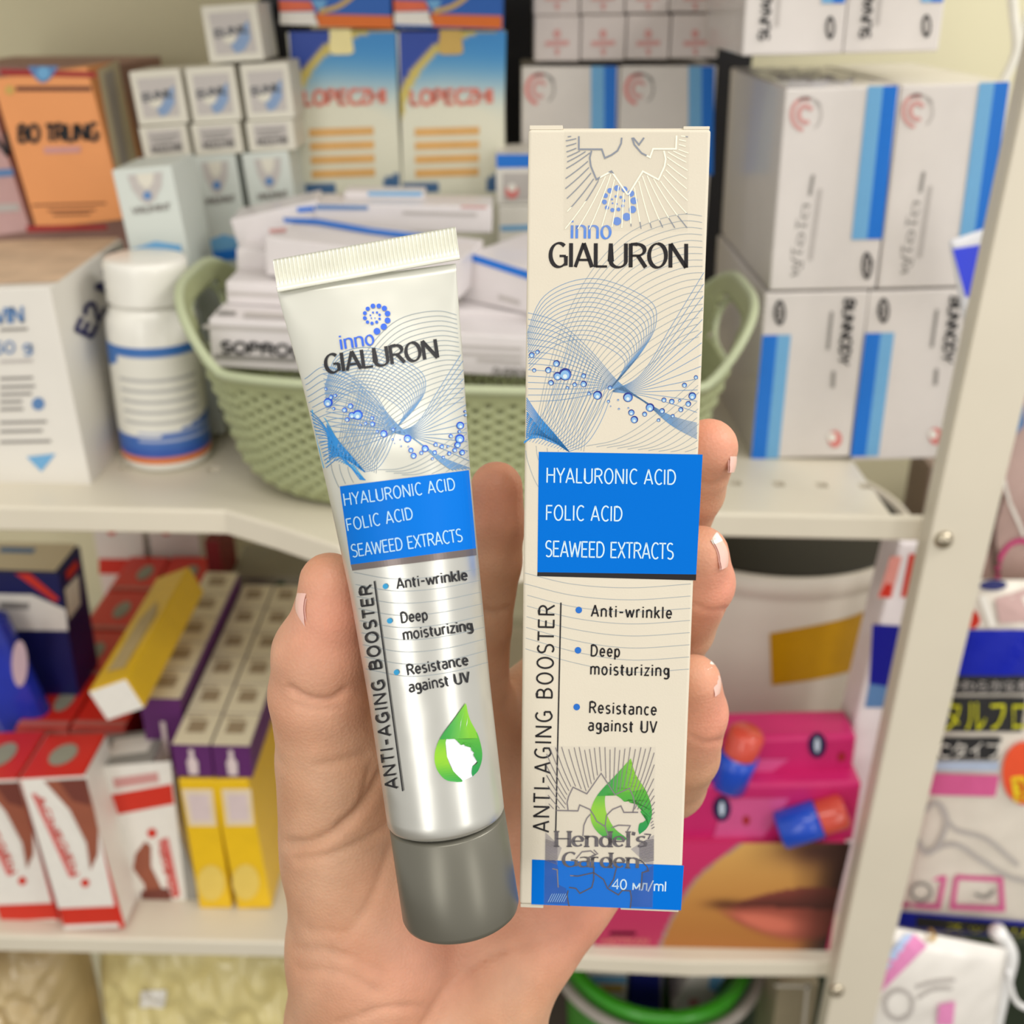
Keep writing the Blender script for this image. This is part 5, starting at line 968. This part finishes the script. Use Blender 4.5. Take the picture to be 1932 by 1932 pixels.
# cap
capm = mat('grey_satin_cap', (118, 116, 106), .36, .55, var=.02); c1 = pc(843.5, 1543, 222.2); c2 = pc(871, 1724, 226.2); ax2 = (c2-c1)/np.linalg.norm(c2-c1); wd, nd = frame(1535); wd = wd-ax2*(wd @ ax2); wd /= np.linalg.norm(wd); nd = np.cross(ax2, wd); Lc = np.linalg.norm(c2-c1)
V = []; prof = [(-.3, 10.6), (0, 11.5), (.25, 11.75), (Lc-1.6, 12.05), (Lc-.7, 11.75), (Lc-.15, 11.1), (Lc, 10.2), (Lc, 3)]
for h_, r_ in prof:
    for q in range(NS): t_ = 2*PI*q/NS; V.append(c1+ax2*h_+(wd*math.cos(t_)+nd*math.sin(t_))*r_)
Fc = [(i*NS+q, i*NS+(q+1) % NS, (i+1)*NS+(q+1) % NS, (i+1)*NS+q) for i in range(len(prof)-1) for q in range(NS)]+[[q for q in range(NS)][::-1], [(len(prof)-1)*NS+q for q in range(NS)]]
cap_cam = np.array(V); mk('cap', c2w(cap_cam), Fc, capm, parent=tb, smooth=True, label='satin grey screw cap')
# prints on the tube
kt = dict(step=.00003, off=.00007)
def ct(x, y):                                                                     # carton art -> tube art
    dx, dy = c5(x, y); dx -= 1156; dy -= 735; return (746+.77*dx+.05*dy, 814+.11*dx+.73*dy)
def lft(y): return np.interp(y, YS, XC)-np.interp(y, YS, HW)
def rgt(y): return np.interp(y, YS, XC)+np.interp(y, YS, HW)
def blt(x): return 915+(886-915)*(x-642)/245
def int_(x, y): return lft(y)+2 < x < rgt(y)-2 and 560 < y < 1500
a = Art()
ext = lambda P: P
FT = [(A, B, N, c) for A, B, N, c in FAM]
for A, B, N, c in FT: fam(a, A, B, N, .95 if c != 2 else 1.4, c, 1, ct, lambda x, y: int_(x, y) and (y < blt(x)-1 or (x < 640 and y < 950)), n=50)
fam(a, [(575, 715), (620, 692), (700, 735), (746, 812)], [(600, 860), (650, 850), (700, 835), (746, 816)], 14, .9, 0, 1, None, lambda x, y: int_(x, y), n=30)
fam(a, [(586, 775), (610, 800), (640, 850), (680, 905)], [(612, 885), (640, 865), (660, 880), (690, 906)], 16, 1.3, 2, 1, None, lambda x, y: int_(x, y) and y < blt(x)-1, n=24)
fam(a, [(668, 1080), (740, 1092), (820, 1088), (908, 1072)], [(690, 1262), (770, 1276), (850, 1268), (925, 1248)], 9, .8, 1, 1, None, int_)
a.poly([(588, 772), (615, 790), (640, 835), (668, 878), (690, 906), (660, 880), (640, 868), (620, 872), (611, 884), (600, 840)], 4, 0);  a.poly([(620, 720), (650, 700), (632, 760), (612, 770)], 4, 0) if False else None
a.emit('line_art', th_, [lnb, lng, ldb, lnb, ink('wash_blue', (84, 168, 214), .4)], tbody, **kt)
a = Art(); bubbles(a, ct, .80/4.39, int_); a.emit('bubble_print', th_, [BBL, BWH, ink('bubble_mid_tube', (40, 110, 220), .4), ink('bubble_rim_tube', (30, 70, 200), .4)], tbody, **kt)
a = Art(); a.quad((642, 917.5), (896, 885.5), (909, 1033), (663, 1065), 0, 3, 40, 12); a.quad((663, 1065), (909, 1033), (910, 1046), (666, 1076.5), 1, 3, 40, 2); a.emit('blue_panel', th_, [mat('ink_tube_panel_blue', (0, 112, 212), .45, var=.01, spec=.12), mat('ink_pewter', (122, 112, 110), .3, .5)], tbody, **kt)
a = Art(); letters(a, 'HYALURONIC ACID', (651, 954), (859, 924), 23, 'din', .10, 0, 6, sp=.06); letters(a, 'FOLIC ACID', (657, 1001.5), (781, 979), 23, 'din', .10, 0, 6, sp=.06); letters(a, 'SEAWEED EXTRACTS', (666, 1051), (872, 1021), 24, 'din', .095, 0, 6, sp=.02); a.emit('panel_lettering', th_, [ink('print_sky_white', (176, 214, 240), .4)], tbody, **kt)
a = Art(); letters(a, 'GIALURON', (614, 705.5), (829, 674.5), 35, 'nib', .20, 0, 5)
for s_, p, q, c in (('Anti-wrinkle', (749, 1111), (882, 1094), 20), ('Deep', (757, 1175.5), (808, 1169), 20), ('moisturizing', (761, 1207.5), (892, 1189), 20), ('Resistance', (769, 1274), (884, 1254), 20), ('against UV', (772.5, 1306), (887, 1286.5), 20)): letters(a, s_, p, q, c, 'din', .15, 0, 5, sp=.06)
letters(a, 'ANTI-AGING BOOSTER', (751, 1487), (700, 1102), 22, 'din', .16, 0, 5, sp=.12)
b_ = Art(); b_.line([(707, 1096), (735, 1300), (761, 1492)], 2.4, 0, 5); b_.emit('rule_line', th_, [ink('tube_black', (26, 26, 32), .45)], tbody, **kt)
a.emit('black_lettering', th_, [ink('tube_black', (26, 26, 32), .45)], tbody, **kt)
a = Art(); letters(a, 'inno', (642, 660), (708, 650), 27, 'nib', .165, 0, 5, sp=.04)
for x, y, r in SP: a.disc(500+x/3.864, 400+y/3.864, r/3.864*1.02, 0, 5, 16)
a.emit('blue_logo', th_, [ink('logo_strong_blue', (44, 100, 220), .35)], tbody, **kt)
a = Art()
for x, y in ((728, 1106), (736, 1171), (749, 1268)): a.disc(x, y, 5.2, 0, 5)
a.emit('bullet_dots', th_, [ink('dot_cyan', (40, 150, 204), .35)], tbody, **kt)
T2 = lambda x, y: (819+x*89+y*(-0)+ (0), 1326+y*149+ (x-.6)*0)
a = Art(); a.quad((846, 1392), (896, 1392), (900, 1466), (846, 1462), 0, 3, 6, 6) if False else None
a.poly([T2(*p) for p in [(.27, .42), (.40, .44), (.56, .53), (.74, .52), (.93, .72), (.80, .80), (.80, .93), (.60, .985), (.40, .86), (.27, .68), (.24, .5)]], 0, 4); dropface(a, T2, 9)
a.emit('emblem_profile', th_, [ink('emblem_white', (226, 230, 236), .4)], tbody, **kt)
a = Art(); drop(a, T2, 5); a.emit('leaf_drop_emblem', th_, [vmat('emblem_print', .4)], tbody, cols=True, **kt)
# ================================================================ hand
def rc(A, B, ra, rb, a, b):                                                       # signed distance to a rounded cone
    ba = b-a; l2 = ba @ ba; rr_ = ra-rb; a2 = l2-rr_*rr_; il2 = 1/l2; pa = (A[0]-a[0], A[1]-a[1], A[2]-a[2]); y = pa[0]*ba[0]+pa[1]*ba[1]+pa[2]*ba[2]; z = y-l2
    x2 = ((pa[0]*l2-ba[0]*y)**2+(pa[1]*l2-ba[1]*y)**2+(pa[2]*l2-ba[2]*y)**2); y2 = y*y*l2; z2 = z*z*l2; k = np.sign(rr_)*rr_*rr_*x2
    d1 = np.sqrt(x2+z2)*il2-rb; d2 = np.sqrt(x2+y2)*il2-ra; d3 = (np.sqrt(np.maximum(x2*a2*il2, 0))+y*rr_)*il2-ra
    return np.where(np.sign(z)*a2*z2 > k, d1, np.where(np.sign(y)*a2*y2 < k, d2, d3)).astype(np.float32)
def smin(a, b, k): h = np.clip(.5+.5*(b-a)/k, 0, 1); return b*(1-h)+a*h-k*h*(1-h)
VX = 1.0; lo = np.array([-64., -178., 208.]); hi = np.array([62., 24., 322.]); nn = ((hi-lo)/VX).astype(int)
g3 = np.meshgrid(*[lo[i]+VX*np.arange(nn[i]) for i in range(3)], indexing='ij'); g3 = [x.astype(np.float32) for x in g3]
def chain(pts, k=2.0):
    P = [(pc(*p[:3]), p[3]) for p in pts]; d_ = None
    for (a, ra), (b, rb) in zip(P[:-1], P[1:]): e_ = rc(g3, None, ra, rb, a, b); d_ = e_ if d_ is None else smin(d_, e_, k)
    return d_
palm = None
for c in ([(700, 2080, 282, 23), (705, 1940, 276, 21.5), (700, 1790, 266, 19.0), (654, 1610, 256, 14.5), (630, 1440, 246, 12.0)],
          [(880, 2100, 290, 22), (860, 1960, 284, 22.5), (905, 1820, 282, 19.5), (980, 1700, 284, 15), (1100, 1560, 286, 13), (1165, 1470, 286, 11.5)],
          [(840, 1800, 284, 17), (890, 1600, 284, 14), (890, 1385, 281, 11.5)], [(900, 1800, 284, 17), (980, 1550, 290, 13), (1000, 1350, 288, 11.5)], [(960, 1750, 288, 15), (1060, 1540, 291, 12), (1090, 1390, 290, 11.5)],
          [(700, 1780, 270, 17), (780, 1600, 280, 13), (890, 1400, 281, 11)], [(790, 2060, 288, 24), (800, 1900, 282, 20)], [(1010, 1745, 280, 13), (1060, 1690, 280, 12), (1140, 1600, 284, 12)]):
    e_ = chain(c, 4); palm = e_ if palm is None else smin(palm, e_, 8)
thumb = chain([(640, 1560, 252, 13), (628, 1430, 244, 12.0), (604, 1310, 236, 10.8), (604, 1236, 231, 9.9), (622, 1160, 227, 7.2), (622, 1100, 225, 6.3)], 1.5)
idx = chain([(890, 1390, 281, 11.3), (890, 1290, 274, 9.2), (902, 1180, 266, 8.0), (926, 1060, 260, 7.2), (936, 990, 257, 6.6), (937, 920, 255, 6.1)], 1.5)
mid = chain([(1000, 1350, 288, 11.3), (1080, 1240, 292, 9.6), (1190, 1110, 290, 8.8), (1272, 1000, 272, 7.9), (1306, 925, 257, 7.3), (1337, 845, 243, 6.5)], 2)
rng = chain([(1090, 1390, 290, 11.3), (1160, 1330, 293, 9.8), (1240, 1270, 290, 8.8), (1288, 1185, 270, 7.7), (1322, 1100, 254, 7.7), (1322, 1044, 247, 6.3)], 1.5)
pnk = chain([(1165, 1470, 286, 11), (1215, 1480, 288, 9.4), (1268, 1480, 280, 8.4), (1296, 1425, 268, 7.8), (1308, 1345, 258, 7.9), (1310, 1284, 250, 6.0)], 1.5)
D3 = smin(palm, thumb, 3)
for f_ in (idx, mid, rng, pnk): D3 = np.minimum(D3, smin(palm, f_, 5))
# what is held presses into the flesh: carve its volume away
loc = lambda o_, e_: (g3[0]-o_[0])*e_[0]+(g3[1]-o_[1])*e_[1]+(g3[2]-o_[2])*e_[2]
def w2c(v, pt=True): v = (np.asarray(v)-(CAM if pt else 0)); return np.array([v @ RT, v @ UP, v @ FW])*(1000 if pt else 1)
ob_, xe, ye, ze = w2c(bo), w2c(ex, 0), w2c(ey, 0), w2c(ez, 0)
q = [np.abs(loc(ob_, xe)-BW*500)-BW*500-.15, np.abs(loc(ob_, ye)-BD*500)-BD*500-.15, np.abs(loc(ob_, ze)-BH*500)-BH*500-1.2]
dbox = np.sqrt(sum(np.maximum(v, 0)**2 for v in q))+np.minimum(np.maximum(np.maximum(q[0], q[1]), q[2]), 0)
D3 = np.maximum(D3, -dbox)
dt = None
tab = [pc(np.interp(y, YS, XC), y, np.interp(y, YS, DP)) for y in (600, 800, 1000, 1150, 1300, 1500)]; ra_ = [np.interp(y, YS, HW)/F_PX*np.interp(y, YS, DP) for y in (600, 800, 1000, 1150, 1300, 1500)]
t_ = loc(tab[-1], -axis); yy_ = 1535-t_*(1535-520)/np.linalg.norm(pc(843, 1535, 221.7)-pc(694, 500, 209))
aa_ = np.interp(yy_, YS, np.array(HW)/F_PX*np.array(DP))*.985; bb_ = np.vectorize(lambda v: ellb(min(v, 18.4)))(np.linspace(11.5, 19, 40)); bb_ = np.interp(aa_, np.linspace(11.5, 19, 40), bb_)
cpx = [np.interp(t_, [0, 130], [tab[-1][k]-axis[k]*0, tab[-1][k]-axis[k]*130]) for k in range(3)]
wd, nd = frame(1300); lx = loc(tab[-1], wd); ly = loc(tab[-1], nd)
cx_off = np.interp(yy_, [545, 900, 1500], [0, 1.1, 0])
rr3 = np.sqrt(((lx-0*cx_off)/(aa_+.1))**2+(ly/(bb_+.1))**2); dtube = (rr3-1)*np.minimum(aa_, bb_); dtube = np.where((t_ > -4) & (t_ < 125), dtube, 50)
D3 = np.maximum(D3, -dtube)
lc = [g3[0]-c1[0], g3[1]-c1[1], g3[2]-c1[2]]; hc_ = lc[0]*ax2[0]+lc[1]*ax2[1]+lc[2]*ax2[2]; rc_ = np.sqrt(np.maximum(0, lc[0]**2+lc[1]**2+lc[2]**2-hc_**2)); dcap = np.maximum(rc_-12.2, np.abs(hc_-Lc/2)-Lc/2-.3); D3 = np.maximum(D3, -dcap)
# surface nets
def surface_nets(D, lo, h):
    S = D < 0; idx_ = -np.ones(tuple(s-1 for s in D.shape), dtype=np.int64)
    c = [S[i:S.shape[0]-1+i, j:S.shape[1]-1+j, k:S.shape[2]-1+k] for i in (0, 1) for j in (0, 1) for k in (0, 1)]; s_ = sum(x.astype(int) for x in c); act = (s_ > 0) & (s_ < 8); I = np.argwhere(act); idx_[act] = np.arange(len(I))
    acc = np.zeros((len(I), 3)); cnt = np.zeros(len(I)); cor = [(i, j, k) for i in (0, 1) for j in (0, 1) for k in (0, 1)]
    for a in cor:
        for ax in range(3):
            if a[ax]: continue
            b = list(a); b[ax] = 1; va = D[I[:, 0]+a[0], I[:, 1]+a[1], I[:, 2]+a[2]]; vb = D[I[:, 0]+b[0], I[:, 1]+b[1], I[:, 2]+b[2]]; m_ = (va < 0) != (vb < 0); t = np.where(m_, va/np.where(m_, va-vb, 1), 0)
            p = np.array(a, float)+np.zeros((len(I), 3)); p[:, ax] += t; acc += p*m_[:, None]; cnt += m_
    V = lo+h*(I+acc/cnt[:, None]); Fq = []
    for ax in range(3):
        u, v = [(1, 2), (2, 0), (0, 1)][ax]; sl0 = [slice(1, -1)]*3; A0 = np.take(S, range(S.shape[ax]-1), ax); A1 = np.take(S, range(1, S.shape[ax]), ax); E_ = np.argwhere(A0 != A1)
        E_ = E_[(E_[:, u] > 0) & (E_[:, v] > 0) & (E_[:, u] < S.shape[u]-1) & (E_[:, v] < S.shape[v]-1)]; sg = A0[E_[:, 0], E_[:, 1], E_[:, 2]]
        def g_(du, dv): q_ = E_.copy(); q_[:, u] -= du; q_[:, v] -= dv; return idx_[q_[:, 0], q_[:, 1], q_[:, 2]]
        Q = np.stack([g_(1, 1), g_(0, 1), g_(0, 0), g_(1, 0)], 1); Q[~sg] = Q[~sg][:, ::-1]; Fq.append(Q)
    return V, np.concatenate(Fq)
HV, HF = surface_nets(D3, lo, VX)
def smooth(V, Fq, it, lam):
    E_ = np.concatenate([Fq[:, [0, 1]], Fq[:, [1, 2]], Fq[:, [2, 3]], Fq[:, [3, 0]]])
    for k in range(it):
        for l_ in (lam, -lam*1.03):
            acc = np.zeros_like(V); cnt = np.zeros(len(V)); np.add.at(acc, E_[:, 0], V[E_[:, 1]]); np.add.at(acc, E_[:, 1], V[E_[:, 0]]); np.add.at(cnt, E_[:, 0], 1); np.add.at(cnt, E_[:, 1], 1); V = V+l_*(acc/np.maximum(cnt, 1)[:, None]-V)
    return V
HV = smooth(HV, HF, 5, .5)
# creases of the skin: grooves pressed along drawn folds
NRM = np.zeros_like(HV); fn = np.cross(HV[HF[:, 2]]-HV[HF[:, 0]], HV[HF[:, 3]]-HV[HF[:, 1]]); [np.add.at(NRM, HF[:, k], fn) for k in range(4)]; NRM /= np.linalg.norm(NRM, axis=1, keepdims=True)+1e-9
PXY = np.stack([966+F_PX*HV[:, 0]/HV[:, 2], 966-F_PX*HV[:, 1]/HV[:, 2]], 1); frontv = (NRM*HV).sum(1) < 0
for P, w, dpt in (([(548, 1300), (580, 1318), (620, 1322), (650, 1305)], 7, .7), ([(560, 1330), (600, 1340), (640, 1334)], 6, .35), ([(545, 1592), (590, 1590), (640, 1565), (690, 1520), (720, 1460)], 9, .8), ([(560, 1622), (620, 1615), (680, 1590), (730, 1560)], 8, .4), ([(700, 1450), (680, 1520), (640, 1560)], 8, .4),
                  ([(560, 1790), (640, 1800), (720, 1835)], 7, .35), ([(566, 1830), (640, 1838), (710, 1870)], 7, .35), ([(580, 1755), (650, 1760)], 7, .25), ([(800, 1932), (850, 1860), (930, 1800), (1040, 1770)], 9, .5), ([(740, 1600), (700, 1700), (650, 1770)], 10, .4), ([(640, 1932), (720, 1905), (800, 1900)], 8, .4),
                  ([(1310, 1142), (1340, 1154), (1368, 1150)], 6, .35), ([(1300, 1388), (1330, 1402), (1358, 1398)], 6, .3), ([(900, 1148), (930, 1156), (955, 1150)], 6, .4), ([(1312, 905), (1340, 916), (1366, 906)], 6, .25), ([(600, 1445), (650, 1435), (690, 1420)], 8, .3)):
    Q = spl(P, 40); d2 = np.full(len(HV), 1e9)
    for u, v in zip(Q[:-1], Q[1:]):
        e_ = v-u; t = np.clip(((PXY-u) @ e_)/(e_ @ e_+1e-9), 0, 1); d2 = np.minimum(d2, ((PXY-u-t[:, None]*e_)**2).sum(1))
    HV = HV-NRM*(1.5*dpt*np.exp(-d2/(w*w))*frontv)[:, None]
# skin tone: warmer at the finger ends and knuckles
def near(px, py, d_, r): return np.exp(-((HV-pc(px, py, d_))**2).sum(1)/(r*r))
warm = sum(near(*p) for p in [(1350, 820, 241, 11), (1345, 1060, 248, 10), (1335, 1300, 252, 10), (640, 1150, 226, 13), (937, 930, 255, 12), (1350, 1120, 254, 8), (1345, 1370, 258, 9), (600, 1290, 236, 10), (1080, 1700, 275, 18), (760, 1780, 262, 18)])
wob = .5+.5*np.sin(HV[:, 0]*.31+2*np.sin(HV[:, 1]*.13))*np.sin(HV[:, 1]*.23+HV[:, 2]*.2)
hc = [mixc(mixc((208, 164, 134), (202, 152, 120), w), (228, 152, 130), min(1, q*.75)) for w, q in zip(wob, warm)]
def skin_mat():
    m = bpy.data.materials.new('skin'); m.use_nodes = True; nt = m.node_tree; b = nt.nodes['Principled BSDF']; L = nt.links; at = nt.nodes.new('ShaderNodeVertexColor'); at.layer_name = 'ink'
    n = nt.nodes.new('ShaderNodeTexNoise'); n.inputs['Scale'].default_value = 180; n.inputs['Detail'].default_value = 6; tc = nt.nodes.new('ShaderNodeTexCoord'); L.new(tc.outputs['Object'], n.inputs['Vector'])
    mx = nt.nodes.new('ShaderNodeMix'); mx.data_type = 'RGBA'; mx.blend_type = 'MULTIPLY'; mx.inputs[0].default_value = .25; L.new(at.outputs['Color'], mx.inputs[6]); L.new(n.outputs['Fac'], mx.inputs[7])
    hs = nt.nodes.new('ShaderNodeHueSaturation'); hs.inputs['Value'].default_value = 1.1; L.new(mx.outputs[2], hs.inputs['Color']); L.new(hs.outputs['Color'], b.inputs['Base Color'])
    b.inputs['Roughness'].default_value = .48; b.inputs['Specular IOR Level'].default_value = .35; b.inputs['Subsurface Weight'].default_value = .25; b.inputs['Subsurface Radius'].default_value = (1, .35, .18); b.inputs['Subsurface Scale'].default_value = .003
    n2 = nt.nodes.new('ShaderNodeTexVoronoi'); n2.inputs['Scale'].default_value = 1300; bp_ = nt.nodes.new('ShaderNodeBump'); bp_.inputs['Strength'].default_value = .22; bp_.inputs['Distance'].default_value = .0004; L.new(tc.outputs['Object'], n2.inputs['Vector']); L.new(n2.outputs['Distance'], bp_.inputs['Height']); L.new(bp_.outputs['Normal'], b.inputs['Normal']); return m
hw_ = c2w(HV); hand = thing('hand', c2w(pc(790, 1960, 280)), 'left hand of a person, palm to the viewer, gripping tube and carton', 'hand')
hskin = mk('hand_skin', hw_, HF.tolist(), skin_mat(), parent=hand, smooth=True, cols=hc)
hbv = BVHTree.FromPolygons([tuple(v) for v in hw_], HF.tolist())
nail_m = mat('nail_pink', (236, 190, 178), .22, var=.03, coat=.5); edge_m = mat('nail_white_edge', (244, 240, 234), .25, coat=.5)
def nail(c, l, n, w, L, rc_w, lab_=None):                                         # cam-space mm
    c, l, n = [np.array(v, float) for v in (c, l, n)]; l /= np.linalg.norm(l); n -= l*(n @ l); n /= np.linalg.norm(n); s = np.cross(l, n); V = []; C = []; NU, NV = 14, 16
    for k in (0, 1):
        for j in range(NV+1):
            v = j/NV; half = w/2*(1-.25*max(0, (v-.75)/.25)**2)*(.82+.18*min(1, v*4)); 
            for i in range(NU+1):
                u = i/NU*2-1; ph = u*half/rc_w; tip = -.5*(u*u)*w*.22 if v > .9 else 0; V.append(c+l*(L*(v-.5)+tip)+s*math.sin(ph)*rc_w+n*((math.cos(ph)-1)*rc_w-(.25 if k else -.15)-(L*(v-.45))**2/(2*rc_w*1.25)))
    M_ = NU+1; o_ = (NV+1)*M_; Fc = []; mi = []
    for k in (0, 1):
        for j in range(NV):
            for i in range(NU): q_ = (k*o_+j*M_+i, k*o_+j*M_+i+1, k*o_+(j+1)*M_+i+1, k*o_+(j+1)*M_+i); Fc.append(q_ if k == 0 else q_[::-1]); mi.append(1 if j >= NV-4 else 0)
    for i in range(NU): Fc.append((NV*M_+i, NV*M_+i+1, o_+NV*M_+i+1, o_+NV*M_+i)); mi.append(1)
    return mk('fingernail', c2w(np.array(V)), Fc, [nail_m, edge_m], parent=hskin, mi=mi, smooth=True)
def on_hand(px, py, d_, dirv):                                                    # point of the skin met from outside along dirv
    st_ = c2w(np.array(pc(px, py, d_))+np.array(dirv, float)*30); dd = -(np.array(dirv, float)); dw = dd[0]*RT+dd[1]*UP+dd[2]*FW; p, n_, i_, t_ = hbv.ray_cast(Vector(st_), Vector(dw).normalized())
    return None if p is None else w2c(np.array(p))
for (px, py, d_), n_, l_, w_, L_, r_ in (((618, 1132, 225.5), (-1, .0, -.15), (.08, 1, .02), 10.5, 12.0, 6.8), ((1326, 1046, 246), (.88, .25, -.32), (-.26, 1, -.05), 8.2, 8.0, 5.8), ((1312, 1286, 250), (.88, .25, -.32), (-.24, 1, -.05), 7.4, 7.4, 5.4), ((1338, 864, 243), (.90, .05, -.25), (-.05, 1, -.05), 7.8, 7.0, 6.0)):
    dv = np.array(n_)/np.linalg.norm(n_); h_ = on_hand(px, py, d_, dv)
    if h_ is not None: nail(h_-dv*.15, l_, n_, w_, L_, r_)
